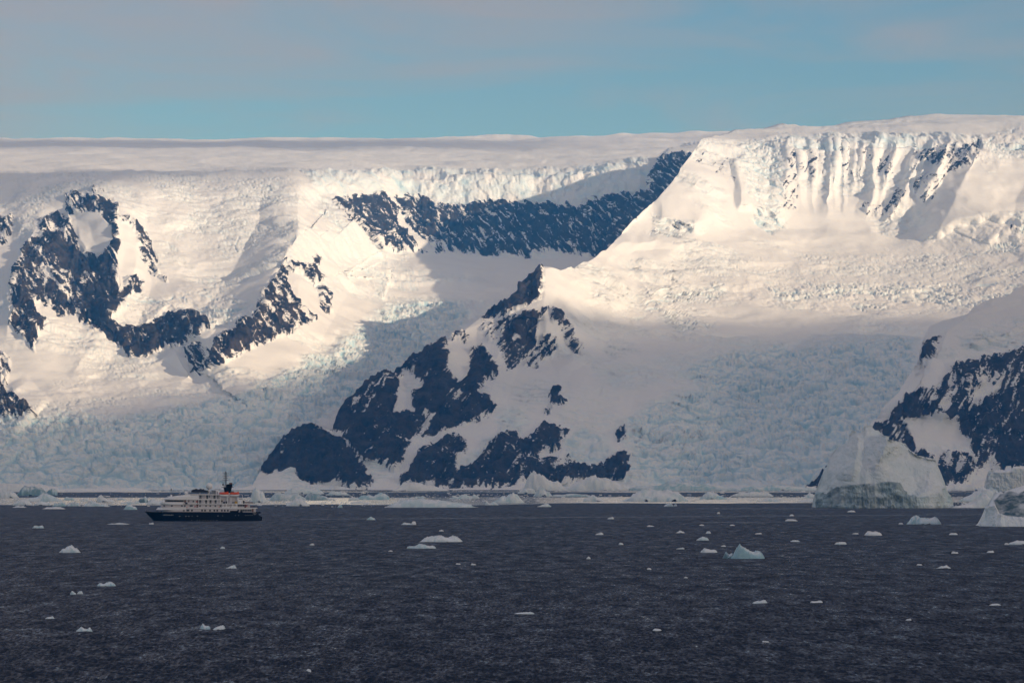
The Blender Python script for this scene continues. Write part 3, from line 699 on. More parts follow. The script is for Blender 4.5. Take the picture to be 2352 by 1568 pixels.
def build_headland():
    T = [([(2340,660),(2250,715),(2180,760),(2135,850),(2050,930),(1985,995),(1900,1085)], 40, 160, 120, 1.0, (0.2, 0.1)),
         ([(2300,810),(2280,900),(2300,1000)], 80, 80, 70, 1.0), ([(2180,850),(2120,900),(2060,960)], 60, 90, 60, 1.0), step_line([(2190,795),(2240,782),(2300,765),(2360,745),(2430,735)], 32, 12, 40), ([(2250,830),(2200,920),(2150,990)], 50, 40, 45, 1.0, (.1, .2)), ([(2350,820),(2345,920),(2360,1040)], 50, 50, 50, 1.0, (.1, .2)), ([(2100,910),(2040,990),(1990,1060)], 40, 40, 40, 1.0, (.1, .2)), step_line([(2200,735),(2270,712),(2350,690),(2430,670)], 20, 14, 30)]
    fall = lambda u: np.full(u.shape, 0.7)
    return sheet("mountain_headland", TP2, SKY2, 1836, 2428, 2.0, 330, 1146, T, (ROCK2, SNOW2, [], LUMP2, []), 401, fall, (0.8, 0.6))

for o in (build_back_massif(), build_right_massif(), build_headland()):
    tag(o, kind="structure")
# ------------------------------------------------------------------ the sea: wind chop, with calm slicks and calm water among the pack ice
def build_sea():
    u = np.arange(-130, 2484, 3.6)
    v = np.concatenate([np.arange(1124.6, 1164, 0.8), np.arange(1164, 1250, 1.1), np.arange(1250, 1612, 1.25)])
    U, V = np.meshgrid(u, v)
    rx, rz = ray(U, V)
    d = -HCAM / rz
    X, Y = rx * d, d + 0 * rx
    rng = np.random.default_rng(7)
    Z = np.zeros_like(X); DX = np.zeros_like(X); DY = np.zeros_like(X)
    for k in range(46):
        lam = 1.5 * 4.5 ** rng.random()
        th = rng.normal(0.55, 0.55); kx, ky = math.cos(th) * 2 * math.pi / lam, math.sin(th) * 2 * math.pi / lam
        a = 0.010 * lam ** 0.8
        fade = np.clip(1.35 - np.gradient(Y, axis=0) * 0 - np.abs(np.gradient(Y, axis=0)) / (lam * 0.9), 0, 1)
        ph = kx * X + ky * Y + rng.random() * 6.28
        Z += a * fade * np.cos(ph); DX -= a * fade * math.cos(th) * np.sin(ph); DY -= a * fade * math.sin(th) * np.sin(ph)
    gust = 0.75 + 0.5 * (fbm(X / 120, Y / 160, X * 0, 3, 3) + 0.3)
    # calm water: broad bands among the pack ice, thin slicks and the ship's wake further out
    n1 = fbm(X / 260, Y / 500, X * 0, 21, 3); n2 = fbm(X / 90, Y / 200, X * 0, 27, 3)
    edge = 1158.5 + 3 * n1 + 1.5 * n2 - 4 * sstep(1050, 1300, U) + 0.5 * sstep(1700, 2000, U)
    calm = sstep(1.2, -0.8, V - edge) * sstep(1140.5, 1142.5, V + 3.0 * n1)
    calm = np.maximum(calm, sstep(1131.0, 1130.0, V + 1.5 * n2) * 0.9)
    def slick(vc, hw, ua, ub, a):
        return a * np.exp(-((V - vc) / hw) ** 2) * sstep(ua, ua + 150, U) * sstep(ub, ub - 150, U)
    lines = slick(1192.5 - (U - 590) * 0.0072 + 0.6 * n2, 0.8, 600, 2500, 0.5) + slick(1204.6 + 0.4 * n2, 0.7, 2080, 2460, 0.7) + slick(1199 + 0.4 * n2, 0.7, 1550, 1830, 0.8)
    lines += slick(1167.5 + 0.5 * n1, 1.0, 1500, 2350, 0.35) + slick(1243.3, 0.5, 850, 975, 0.5) + slick(1178 + .5 * n1, 0.8, 2050, 2300, 0.3) + slick(1167 + n1, 0.8, 700, 900, 0.3)
    calm = np.clip(np.maximum(calm, lines), 0, 1)
    w = gust * (1 - 0.9 * calm)
    P = np.stack([X + DX * w, Y + DY * w, Z * w], -1)
    m, n, l, b = new_mat("sea_water")
    b.inputs["Base Color"].default_value = (0.002, 0.014, 0.036, 1)
    b.inputs["IOR"].default_value = 1.333; b.inputs["Specular Tint"].default_value = (0.78, 0.93, 1.0, 1); b.inputs["Specular IOR Level"].default_value = 0.27
    at = n.new("ShaderNodeAttribute"); at.attribute_name = "calm"
    geo = n.new("ShaderNodeNewGeometry")
    mr = n.new("ShaderNodeMapRange"); mr.inputs["To Min"].default_value = 0.22; mr.inputs["To Max"].default_value = 0.10
    l.new(at.outputs["Fac"], mr.inputs[0]); l.new(mr.outputs[0], b.inputs["Roughness"])
    # chop smaller than the mesh: tilts of the surface
    def tex(scale, detail):
        mp = n.new("ShaderNodeMapping"); mp.inputs["Scale"].default_value = scale; l.new(geo.outputs["Position"], mp.inputs[0])
        t = n.new("ShaderNodeTexNoise"); t.inputs["Scale"].default_value = 1.0; t.inputs["Detail"].default_value = detail; t.inputs["Roughness"].default_value = .6
        l.new(mp.outputs[0], t.inputs["Vector"])
        return t.outputs["Color"]
    def vm(op, a, b_):
        t = n.new("ShaderNodeVectorMath"); t.operation = op
        for k, q in enumerate((a, b_)):
            if isinstance(q, tuple): t.inputs[k].default_value = q
            else: l.new(q, t.inputs[k])
        return t.outputs[0]
    c1 = vm('MULTIPLY', vm('SUBTRACT', tex((1.6, 0.36, 1.0), 3), (0.5, 0.5, 0.5)), (0.8, 1.15, 0))
    c2 = vm('MULTIPLY', vm('SUBTRACT', tex((0.20, 0.05, 1.0), 2), (0.5, 0.5, 0.5)), (0.25, 0.6, 0))
    # added lean towards the viewer: the water mirrors higher, darker sky
    acc = vm('ADD', vm('ADD', c1, c2), (0.0, -0.34, 0.0))
    st = n.new("ShaderNodeMapRange"); st.inputs["To Min"].default_value = 1.0; st.inputs["To Max"].default_value = 0.12; l.new(at.outputs["Fac"], st.inputs[0])
    sc_ = n.new("ShaderNodeVectorMath"); sc_.operation = 'SCALE'; l.new(acc, sc_.inputs[0]); l.new(st.outputs[0], sc_.inputs["Scale"])
    ad = n.new("ShaderNodeVectorMath"); ad.operation = 'ADD'; l.new(sc_.outputs[0], ad.inputs[0]); l.new(geo.outputs["Normal"], ad.inputs[1])
    nz = n.new("ShaderNodeVectorMath"); nz.operation = 'NORMALIZE'; l.new(ad.outputs[0], nz.inputs[0])
    l.new(nz.outputs[0], b.inputs["Normal"])
    o = grid_mesh("sea", P, m, {"calm": calm})
    # the rest of the sea out to the horizon, a little lower so that the two never share a plane
    bm = bmesh.new(); bm.from_mesh(o.data)
    vs = [bm.verts.new(c) for c in ((-30000, -4000, -1.4), (30000, -4000, -1.4), (30000, 45000, -1.4), (-30000, 45000, -1.4))]
    bm.faces.new(vs); bm.to_mesh(o.data); bm.free()
    tag(o, kind="structure")
build_sea()
# ------------------------------------------------------------------ icebergs, bergy bits and floes
def ice_material():
    m, n, l, b = new_mat("berg_ice")
    ai = n.new("ShaderNodeAttribute"); ai.attribute_name = "ice"
    dk = n.new("ShaderNodeAttribute"); dk.attribute_name = "clear"
    geo = n.new("ShaderNodeNewGeometry")
    nz = n.new("ShaderNodeTexNoise"); nz.inputs["Scale"].default_value = 0.35; nz.inputs["Detail"].default_value = 5; l.new(geo.outputs["Position"], nz.inputs["Vector"])
    a = n.new("ShaderNodeMixRGB"); a.inputs[1].default_value = (0.90, 0.91, 0.92, 1); a.inputs[2].default_value = (0.40, 0.62, 0.68, 1); l.new(ai.outputs["Fac"], a.inputs[0])
    c = n.new("ShaderNodeMixRGB"); c.inputs[2].default_value = (0.05, 0.115, 0.15, 1); l.new(dk.outputs["Fac"], c.inputs[0]); l.new(a.outputs[0], c.inputs[1])
    h = n.new("ShaderNodeMixRGB"); h.blend_type = 'MULTIPLY'; h.inputs[0].default_value = 0.2; l.new(c.outputs[0], h.inputs[1])
    r = n.new("ShaderNodeMapRange"); r.inputs["From Min"].default_value = .3; r.inputs["From Max"].default_value = .7; r.inputs["To Min"].default_value = .6; r.inputs["To Max"].default_value = 1.1
    l.new(nz.outputs["Fac"], r.inputs[0]); l.new(r.outputs[0], h.inputs[2])
    l.new(h.outputs[0], b.inputs["Base Color"])
    b.inputs["Roughness"].default_value = 0.6; b.inputs["Specular IOR Level"].default_value = 0.3
    bp = n.new("ShaderNodeBump"); bp.inputs["Strength"].default_value = 0.5; bp.inputs["Distance"].default_value = 0.7; l.new(nz.outputs["Fac"], bp.inputs["Height"]); l.new(bp.outputs[0], b.inputs["Normal"])
    return m
M_ICE = ice_material()

def berg(name, u0, u1, vtop, vbase, prof, label, cat, group=None, depth=0.5, blue=0.15, clear=0.0, rough=1.0, seed=None, steep=2.6, nx=None):
    """an iceberg afloat where the picture shows it: u0..u1 across, waterline at vbase, prof = height along its length"""
    uc = (u0 + u1) / 2
    x, y, s = sea(uc, vbase)
    w = (u1 - u0) * s; h = max((vbase - vtop) * s, 0.4)
    seed = seed if seed is not None else int(u0 * 7 + vbase * 13) % 9973
    big = (u1 - u0) > 26
    nx = nx or (64 if big else 30); ny = 26 if big else 14
    a = np.sin(np.linspace(-1, 1, nx) * math.pi / 2); c = np.sin(np.linspace(-1, 1, ny) * math.pi / 2)
    A, C = np.meshgrid(a * 1.06, c * 1.06)
    dy = min(max(w * depth, h * 0.8), 160)
    xs = A * w / 2; ys = C * dy / 2
    sc = max(h, w * 0.12)
    n1 = fbm(xs / sc * 1.1 + seed, ys / sc * 1.1, xs * 0 + seed * .37, seed, 4, 0.6)
    n2 = fbm(xs / sc * 2.7 + seed, ys / sc * 2.7, xs * 0 + seed * .11, seed + 3, 4, 0.65, True)
    n3 = fbm(xs / sc * 7 + seed, ys / sc * 7, xs * 0, seed + 5, 3, 0.6)
    r = (np.abs(A) ** 3.0 + np.abs(C) ** 2.6) ** (1 / 2.8) * (1 + 0.16 * n1 * rough)
    p = np.asarray(prof, float)
    hp = np.interp((A + 0.05 * n1 + 0.10 * C * math.sin(seed)) * .5 + .5, np.linspace(0, 1, len(p)) if p.ndim == 1 else p[:, 0], p if p.ndim == 1 else p[:, 1])
    if vbase > 1172: hp = hp ** 0.7 * 0.92
    side = np.clip((1 - r) * steep, 0, 1) ** 0.55
    tilt = 1 - 0.30 * np.clip(-C, 0, 1) + 0.0 * C       # lower towards the viewer, so the top shows a little
    Z = h * hp * side * tilt * (1 + 0.10 * rough * n1 + 0.16 * rough * (n2 - .2) + 0.09 * rough * n3)
    Z = np.where(r >= 1, -0.25 * h - 0.5, Z - 0.02 * h)
    st = np.clip((1 - r) * steep, 0, 1)
    ice = np.clip(blue * (0.6 + 1.2 * (1 - st)) + blue * 2.0 * sstep(.1, .45, n2) * (n1 > 0), 0, 1)
    clr = np.clip(clear * sstep(-.25, .25, n1 + 0.35 * (1 - st)), 0, 1)
    P = np.stack([xs, ys, Z], -1)
    o = grid_mesh(name, P, M_ICE, {"ice": ice, "clear": clr})
    o.location = (x, y + dy * 0.42, 0)
    tag(o, label, cat, group)
    return o

def cliff_berg(name, skyline, base_v, cliff, depth_m, label, tents=(), seed=1, du=1.2, rows=90, noise=1.0, ends=(0.25, 0.25), ice_low=0.45, ice_top=0.10, clear=None, cat="iceberg", flare=0.0):
    """a large iceberg: front from the waterline up over a cliff to its crest, then down behind"""
    u = np.arange(skyline[0][0], skyline[-1][0] + 0.01, du)
    top = smooth_poly(skyline, u); cl = np.maximum(smooth_poly(cliff, u), top + 1.0)
    k_ = max(3, int(16 / du)); ts = np.convolve(np.pad(top, k_, mode='edge'), np.ones(2 * k_ + 1) / (2 * k_ + 1), 'valid')
    t = np.linspace(0, 1, rows)[:, None]
    V = top[None] + (base_v + 3 - top[None]) * t
    U = np.repeat(u[None], rows, 0)
    uc = (u[0] + u[-1]) / 2
    x0, d0, s = sea(uc, base_v)
    q = (U - uc) / ((u[-1] - u[0]) / 2)
    cut = np.clip((V - ts[None]) / np.maximum(cl - ts, 2.0)[None], 0, 1)          # 0 crest .. 1 cliff edge
    low = np.clip((V - cl[None]) / (base_v - cl)[None], 0, 1)        # 0 cliff edge .. 1 waterline
    D = depth_m * (1 - cut) ** 1.25 + 3.0 * (1 - low) - flare * low ** 2
    D = D + depth_m * (0.9 * np.clip(-q, 0, 1) ** 4 * ends[0] + 0.9 * np.clip(q, 0, 1) ** 4 * ends[1]) * 2
    nz_ = U * 0 + seed
    UW, VW = U + 2.2 * vnoise(U / 9, V / 9, nz_, 7) + 1.0 * vnoise(U / 3, V / 3, nz_, 8), V + 2.0 * vnoise(U / 9, V / 9, nz_, 9) + 1.0 * vnoise(U / 3, V / 3, nz_, 10)
    for tn in tents: D = D - tent(UW, VW, *tn)
    P = pts(U, V, d0 + D)
    N = normals(P)
    X, Y, Z = P[..., 0], P[..., 1], P[..., 2]
    iscl = sstep(0.0, 0.06, low)
    h = noise * ((1 - iscl) * (fbm(X / 26, Y / 40, Z / 18, seed, 4, .55) * 2.0 + fbm(X / 5, Y / 9, Z / 9, seed + 2, 4, .6) * 0.7)
                 + iscl * (fbm(X / 9, Y / 20, Z / 22, seed + 4, 5, .6, True) * 3.6 + fbm(X / 3, Y / 6, Z / 6, seed + 6, 3, .6) * .7))
    P = P + N * h[..., None]
    ice = np.clip((ice_low * iscl + ice_top * (1 - iscl)) * (0.8 + 0.7 * fbm(X / 18, Y / 18, Z / 12, seed + 8, 4)), 0, 1)
    clr = np.zeros_like(ice) if clear is None else np.clip(clear(U, V) * (0.75 + 0.9 * fbm(X / 7, Y / 7, Z / 5, seed + 9, 4, .6)), 0, 1)
    nb = 14
    k = np.linspace(1, 0, nb, endpoint=False)[:, None]
    B = np.repeat(P[:1], nb, 0).copy()
    B[..., 1] += k * depth_m * 1.3
    B[..., 2] = np.maximum(P[:1, :, 2], 0) * (1 - k ** 1.6) - 3 * k + fbm(B[..., 0] / 20, B[..., 1] / 20, B[..., 2] / 20, seed + 3, 3) * 3 * k
    P = np.concatenate([B, P], 0); ice = np.concatenate([np.repeat(ice[:1], nb, 0), ice], 0); clr = np.concatenate([np.repeat(clr[:1], nb, 0), clr], 0)
    o = grid_mesh(name, P, M_ICE, {"ice": ice, "clear": clr})
    tag(o, label, cat)
    return o

# the great iceberg beside the headland
def gb(U, V):
    s = sdf(U, V, zb([(298,1075),(298,930),(400,928),(440,885),(480,866),(630,836),(780,830),(900,826),(960,806),(1060,806),(1110,830),(1140,856),(1160,905),(1210,940),(1280,960),(1290,1075)]), 30)
    return 0.5 * sstep(-1.0, 1.0, s) + 0.11
_ = 0
def zb(L): return [(1808.8 + a * 0.23096, 918.8 + b * 0.23096) for a, b in L]
cliff_berg("iceberg", zb([(298,1068),(300,960),(302,870),(330,780),(365,690),(400,640),(415,570),(430,540),(470,490),(520,450),(600,400),(622,330),(640,295),(660,300),(690,318),(705,340),(735,305),(758,300),(764,245),(775,262),(800,250),(835,248),(850,275),(870,296),(905,298),(925,322),(970,352),(985,350),(1004,352),(1020,390),(1060,398),(1100,412),(1140,425),(1180,450),(1220,500),(1250,515),(1290,550),(1400,575),(1470,590),(1485,625),(1500,665),(1540,790),(1580,865),(1605,930),(1640,1068)]),
           1166.5, zb([(298,900),(400,925),(440,880),(480,862),(560,852),(630,832),(680,832),(720,848),(780,824),(830,838),(900,822),(960,802),(1060,802),(1110,825),(1140,850),(1160,900),(1210,935),(1260,952),(1320,962),(1440,932),(1520,900),(1570,866),(1640,1040)]),
           62.0, "great white iceberg with pinnacled crest and low grey cliff, in front of the headland",
           tents=[(zb([(985,345),(985,430),(930,580),(900,640),(820,740)]), 40, 34, 34, 1.0, (0.02, 0.8)), (zb([(1020,385),(1180,450),(1400,580)]), 6, 34, -14, 1.0, (.1, .1)), (zb([(600,560),(570,700),(540,800)]), 20, 25, 9, 1.0, (.2, .3)), (zb([(690,330),(700,500),(660,700),(640,820)]), 14, 16, 7, 1.0, (.1, .3)), (zb([(430,560),(420,720),(390,900)]), 14, 22, 9, 1.0, (.2, .2)),
                  (zb([(1000,380),(1100,420),(1180,455),(1290,555),(1400,582),(1480,600)]), 3, 14, 9, 1.0, (.05, .1)), (zb([(1060,470),(1180,640),(1260,800),(1320,940)]), 46, 46, -16, 1.2, (.2, .1)), (zb([(1480,610),(1500,700),(1550,850)]), 26, 8, 9, 1.0, (.2, .1))],
           seed=31, du=0.9, rows=150, noise=1.25, ends=(0.5, 0.5), ice_low=0.55, ice_top=0.30, clear=gb)
# the dark-faced iceberg cut by the right edge
def cl2(U, V):
    s = sdf(U, V, zb([(2050,1000),(2120,930),(2200,900),(2300,930),(2420,880),(2800,900),(2800,1160),(2350,1165),(2200,1150),(2110,1130),(2070,1060)]), 30)
    return 1.0 * sstep(-1.5, 2.5, s)
cliff_berg("iceberg", zb([(1928,1250),(1950,1195),(1970,1150),(1982,1080),(1988,1050),(2000,1010),(2035,965),(2062,905),(2085,925),(2110,900),(2150,925),(2190,890),(2230,888),(2290,870),(2352,850),(2450,830),(2600,860),(2760,950),(2860,1100),(2920,1240)]),
           1208.5, zb([(1928,1240),(1990,1060),(2060,1050),(2110,1150),(2350,1165),(2700,1160),(2920,1240)]),
           38.0, "iceberg with dark blue-grey rough face above a flared waterline, cut off by the photo's edge",
           tents=[(zb([(2112,1140),(2090,1190),(2062,1252)]), 14, 40, 6, 1.0, (0.1, 0))], seed=47, du=0.9, rows=100, noise=0.8, ends=(.3, .3), ice_low=0.32, clear=cl2, flare=6)
# tall block with flat top behind it
cliff_berg("iceberg", [(2266,1129),(2268,1090),(2272,1080),(2285,1078),(2309,1079),(2311,1070),(2322,1069),(2325,1078),(2327,1071),(2360,1069),(2420,1074),(2450,1100),(2454,1129)],
           1128.5, [(2266,1128),(2272,1083),(2310,1083),(2325,1083),(2330,1075),(2420,1078),(2454,1128)], 60.0,
           "tall flat-topped iceberg wall with a cracked tower, behind the dark-faced iceberg", seed=53, du=1.0, rows=60, noise=1.6, ends=(.2, .2), ice_low=.25)

B_ = "ice_berg"
G_PACK = "icebergs packed along the far shore"; G_BIT = "bergy bits scattered over the open sea"
ICE = [
 # far shore: snow banks and dark-faced bergs aground
 ("snow_bank", -40, 150, 1111, 1129, [.5,.8,1,.9,1,.85,.6,.5], "long low snow bank along the foot of the icefall, at the photo's left edge", "ice shelf", 0.3, .05, 0),
 ("snow_bank", 130, 345, 1118, 1129, [.9,.7,.75,.6,.7,.6,.8,.9,.5], "low snow bank below the icefall, behind the ship's bow", "ice shelf", .3, .05, 0),
 ("snow_bank", 899, 1028, 1108, 1127, [.15,.5,.95,1,.95,.7,.6,.5,.4,.15], "domed snow bank at the foot of the dark rock pyramid", "ice shelf", .3, .05, 0),
 ("snow_bank", 1195, 1300, 1086, 1125, [.2,.45,.85,1,.95,.9,.6,.45,.5,.45,.3], "tallest snow hummock in front of the rock, left of the small lower glacier", "ice shelf", .4, .1, 0),
 ("snow_bank", 1290, 1440, 1094, 1125, [.3,.35,.6,.85,1,.85,.7,.6,.5], "broad snow hummock below the small hanging glacier", "ice shelf", .4, .1, 0),
 ("snow_bank", 1440, 1700, 1108, 1126, [.6,.8,.5,.6,.9,1,.8,.9,.6,.5,.6], "grey ice cliff at the foot of the wide icefall", "ice shelf", .3, .35, .1),
 ("snow_bank", 1690, 1880, 1113, 1126, [.6,.7,.6,.8,.9,.7,.6,.5], "low grey ice cliff between the wide icefall and the great iceberg", "ice shelf", .3, .3, .05),
 ("snow_bank", 2180, 2270, 1108, 1126, [.4,.6,.5,.6,.8,.9,.9], "snow bank below the headland, right of the great iceberg", "ice shelf", .3, .05, 0),
 (B_, 38, 112, 1118, 1138, [.75,1,1,.95,.9,.8,.55,.3], "dark blue-grey rounded iceberg lying before the left snow bank", "iceberg", .5, .6, .55),
 (B_, 104, 131, 1123, 1137, [.6,.8,1,1,.9], "small dark iceberg touching the rounded dark one's right side", "iceberg", .5, .6, .5),
 (B_, -12, 40, 1127, 1143, [.8,1,1,.9,.75,.6], "white iceberg cut off by the photo's left edge", "iceberg", .5, .1, 0),
 (B_, 36, 145, 1132, 1151, [.2,.3,.35,.4,.5,1,.75,.55,.35,.3], "white iceberg with one sharp peak rising from a long low base, near the left edge", "iceberg", .4, .2, 0),
 (B_, 27, 73, 1147, 1160, [.3,.6,.8,.9,1,.8,.4], "hummocky white iceberg at the pack ice edge, third from the left edge", "iceberg", .5, .12, 0),
 (B_, 77, 117, 1150.5, 1160, [.3,.6,1,.8,.6,.7,.4], "ragged white iceberg between the hummocky one and the turquoise one", "iceberg", .5, .2, 0),
 (B_, 119, 152, 1153, 1162, [.3,.7,.6,1,.9,.6], "turquoise-streaked small iceberg at the pack ice edge", "iceberg", .5, .55, .1),
 (B_, 150, 185, 1153, 1162, [.9,.7,.8,1,.6,.3], "small white iceberg with a dark streaked left end", "iceberg", .5, .25, .15),
 (B_, 186, 250, 1152, 1162.5, [.2,.5,.8,1,.9,.5,.4,.5,.2], "low jumbled iceberg below the twin-humped one, left of the ship", "iceberg", .4, .2, 0),
 (B_, 219, 263, 1138, 1152, [.8,1,1,.7,.4,.35,.4,.2], "white iceberg with an upright rounded tower on its left end", "iceberg", .5, .15, 0),
 (B_, 181, 206, 1145, 1150, [.4,.7,.5,1,.5], "small flat-lying white berg left of the rounded tower", "iceberg", .5, .2, 0),
 (B_, 144, 172, 1141, 1148, [.4,1,.8,.7,.3], "bluish low iceberg beside the sharp-peaked one", "iceberg", .5, .5, 0),
 (B_, 266, 291, 1144, 1147.5, [.4,.9,1,.6,.3], "flat grey floe between the tower iceberg and the ship", "iceberg", .5, .4, .2),
 (B_, 272, 322, 1148, 1157, [.2,.4,.5,.7,.6,.5,1,.7], "low white iceberg with a raised right end just off the ship's bow", "iceberg", .4, .2, 0),
 (B_, 315, 338, 1140, 1153.5, [.3,.6,.8,1,.9], "small dark teal iceberg just left of the ship's wheelhouse", "iceberg", .6, .5, .75),
 (B_, 334, 384, 1143, 1158, [.4,.7,.8,.6,.5,.6,.3], "white iceberg half hidden behind the ship's bow", "iceberg", .5, .15, 0),
 (B_, 282, 315, 1158, 1170, [.3,.6,.9,1,.6,.55,.5], "isolated pale blue iceberg just clear of the pack, left of the ship", "iceberg", .5, .35, 0),
 ("ice_floe", 97, 147, 1164, 1168.5, [.5,.9,.8,1,.9,.7], "long flat white floe just clear of the pack ice, left part of the photo", "ice floe", .4, .08, 0),
 ("ice_floe", 27, 59, 1161, 1165, [.4,.5,1,.6,.8,.5], "short flat floe just clear of the pack ice, near the left edge", "ice floe", .4, .1, 0),
 (B_, 572, 613, 1124, 1153, [.6,.9,1,.9,.75,.6,.35], "jagged white iceberg directly behind the ship's stern", "iceberg", .6, .15, 0),
 (B_, 614, 701, 1133, 1149, [.5,.8,1,.95,.85,.9,1,.9,.6], "long white iceberg with a dark undercut left end, behind the ship's stern", "iceberg", .4, .2, .15),
 (B_, 700, 758, 1133, 1148, [1,.95,.9,.8,.6,.5,.3], "iceberg with a dark green left face sloping down to the right", "iceberg", .5, .35, .35),
 (B_, 657, 709, 1144, 1161.5, [.4,.5,.55,.9,1,.9,.8,.55,.45], "two-tiered white iceberg at the pack edge right of the ship", "iceberg", .5, .12, 0),
 (B_, 750, 803, 1128, 1137, [.7,1,.9,.8,.7,.4], "far low iceberg with a square left end, at the rock's foot", "iceberg", .4, .25, 0),
 (B_, 648, 745, 1118, 1134, [.4,.7,.9,1,.8,.6,.7,.5], "wide far iceberg before the snow tongue, right of the ship's stern", "iceberg", .4, .2, 0),
 (B_, 818, 895, 1132, 1147, [.4,.7,.6,.7,.5,.8,1,.9,.95], "white iceberg split by a bright turquoise crack", "iceberg", .5, .45, 0),
 (B_, 799, 825, 1141, 1149, [.4,1,.8,.6], "small lump of ice touching the turquoise-cracked iceberg's left", "iceberg", .5, .2, 0),
 (B_, 775, 787, 1158, 1165, [.3,.9,1,.5], "small grey-blue growler in dark water left of the long tabular floe", "iceberg", .6, .4, .1),
 ("ice_floe", 801, 855, 1151, 1156, [.4,.7,.6,1,.5,.7,.3], "broken white floe left of the long tabular floe", "ice floe", .4, .12, 0),
 ("tabular_floe", 889, 1098, 1146.5, 1165, [.75,.95,1,.98,1,.95,.97,.9,.85,.8,.7,.55,.5,.6,.55,.2], "longest flat-topped white floe with a green-tinged undercut front edge", "ice floe", .3, .18, 0),
 (B_, 949, 978, 1138.5, 1143, [.3,.8,.6,1,.5], "small ice lump beyond the long tabular floe", "iceberg", .5, .35, .1),
 (B_, 1030, 1083, 1134.5, 1145, [.3,.4,.5,.45,.8,1,.7,.5], "iceberg with a pyramid-shaped right half, beyond the long tabular floe", "iceberg", .5, .25, .05),
 (B_, 1082, 1101, 1136, 1144, [.5,1,.8,.5], "small knob of ice next to the pyramid-shaped iceberg", "iceberg", .6, .15, 0),
 (B_, 1113, 1145, 1150, 1159.5, [.9,1,.35,.45,.7,.6,.3], "small white iceberg with a fin on its left, off the tabular floe's right end", "iceberg", .5, .25, 0),
 (B_, 1128, 1204, 1133, 1154.5, [.2,.3,.35,.7,.6,.8,1,.9,.6,.5], "bright white iceberg with stepped peaks, at mid picture", "iceberg", .5, .22, 0),
 (B_, 1225, 1270, 1121, 1140, [.3,.7,1,.9,.6,.5,.3], "grey pointed block on a white base below the snow hummocks", "iceberg", .6, .2, .1),
 (B_, 1188, 1232, 1121, 1133, [.4,.8,1,.9,.6], "brownish-grey iceberg left of the grey pointed block", "iceberg", .5, .15, .12),
 (B_, 1268, 1360, 1131, 1140, [.8,.5,.4,.6,.7,.6,.5,.6,.3], "long low dark-edged iceberg right of the grey pointed block", "iceberg", .35, .3, .25),
 (B_, 1335, 1388, 1137, 1151, [.3,.5,.6,.9,1,.6,.5,.4], "low white iceberg left of the large rubble mound", "iceberg", .5, .15, 0),
 (B_, 1427, 1584, 1125, 1151, [.15,.3,.5,.75,.95,1,.95,.9,.85,.9,.85,.8,.75,.5], "largest rubble mound of white ice in the pack, before the wide icefall", "iceberg", .5, .18, 0),
 (B_, 1604, 1671, 1129, 1146, [.25,.4,.7,1,.85,.8,.45,.4,.3], "pale blue hump-shaped iceberg right of the rubble mound", "iceberg", .5, .4, 0),
 (B_, 1681, 1776, 1129, 1139.5, [.4,.7,.9,.7,1,.95,.9,.95,.8], "long even-topped white iceberg before the wide icefall", "iceberg", .35, .12, .05),
 (B_, 1719, 1747, 1121, 1130, [.4,.9,1,.7], "far blue-grey iceberg poking up behind the long even-topped one", "iceberg", .6, .5, .2),
 (B_, 1741, 1795, 1143, 1151.5, [.2,.3,.7,1,.6,.7,.5], "low white iceberg at the pack edge left of the great iceberg", "iceberg", .5, .2, 0),
 (B_, 1827, 1880, 1146, 1152.5, [.3,.5,.6,1,.8,.7], "low rubble ice touching the great iceberg's left side", "iceberg", .5, .2, 0),
 (B_, 1842, 1878, 1132, 1143, [.2,.4,1,.7,.6], "small ice peak seen close to the great iceberg's left edge", "iceberg", .5, .25, 0),
 (B_, 2203, 2314, 1119, 1151, [.15,.3,.4,.6,.8,1,.9,.85,.7,.6], "heap of shattered blue-white ice between the great iceberg and the dark-faced one", "iceberg", .5, .3, 0),
 (B_, 2188, 2286, 1129, 1166, [.08,.15,.14,.22,.24,.35,.5,.62,.8,1,.95], "smooth white ice tongue sloping down to the left towards the great iceberg", "iceberg", .4, .1, 0),
 (B_, 1234, 1267, 1156, 1163.5, [.35,.3,.7,1,.8,.45], "small white iceberg alone in dark water under the grey pointed block", "iceberg", .5, .25, 0),
 (B_, 1525, 1546, 1156, 1162.5, [.4,.8,1,.9], "small rounded white iceberg below the rubble mound, with a tiny bit beside it", "iceberg", .6, .2, 0),
 (B_, 1548, 1556, 1157.5, 1162, [.6,1,.6], "tiny knob right of the small rounded iceberg below the rubble mound", "iceberg", .6, .2, 0),
 # open sea
 ("bergy_bit", 73, 101, 1205.5, 1212.5, [.5,.8,.9,.5,.8,1,.9], "low pale blue bergy bit level with the ship, near the left edge", "bergy bit", .5, .35, 0),
 ("bergy_bit", 134, 183, 1252, 1268.5, [.1,.45,.6,.85,1,.65,.5,.2], "white roof-shaped bergy bit left of and below the ship", "bergy bit", .5, .2, 0),
 ("ice_floe", 246, 296, 1200, 1203.5, [.2,.4,.3,1,.6,.3,.5], "thin awash floe in front of the ship's bow", "ice floe", .4, .2, 0),
 ("bergy_bit", 342, 352, 1197.5, 1203.5, [.5,.3,.5,1], "tiny bit of ice under the ship's stem", "bergy bit", .6, .15, 0),
 ("bergy_bit", 519, 543, 1297.5, 1304.5, [.1,.3,.9,1,.8], "single small white hump in open water below the ship's stern", "bergy bit", .6, .2, 0),
 ("bergy_bit", 221, 265, 1335.5, 1345.5, [.6,.8,.35,.5,.9,1,.8,.6], "knobbly pale bergy bit in the lower left sea, the widest of that area", "bergy bit", .5, .3, 0),
 ("bergy_bit", 161, 175, 1355.5, 1364.5, [.7,1,.4,.3], "left of two small bits side by side under the knobbly one", "bergy bit", .6, .2, 0),
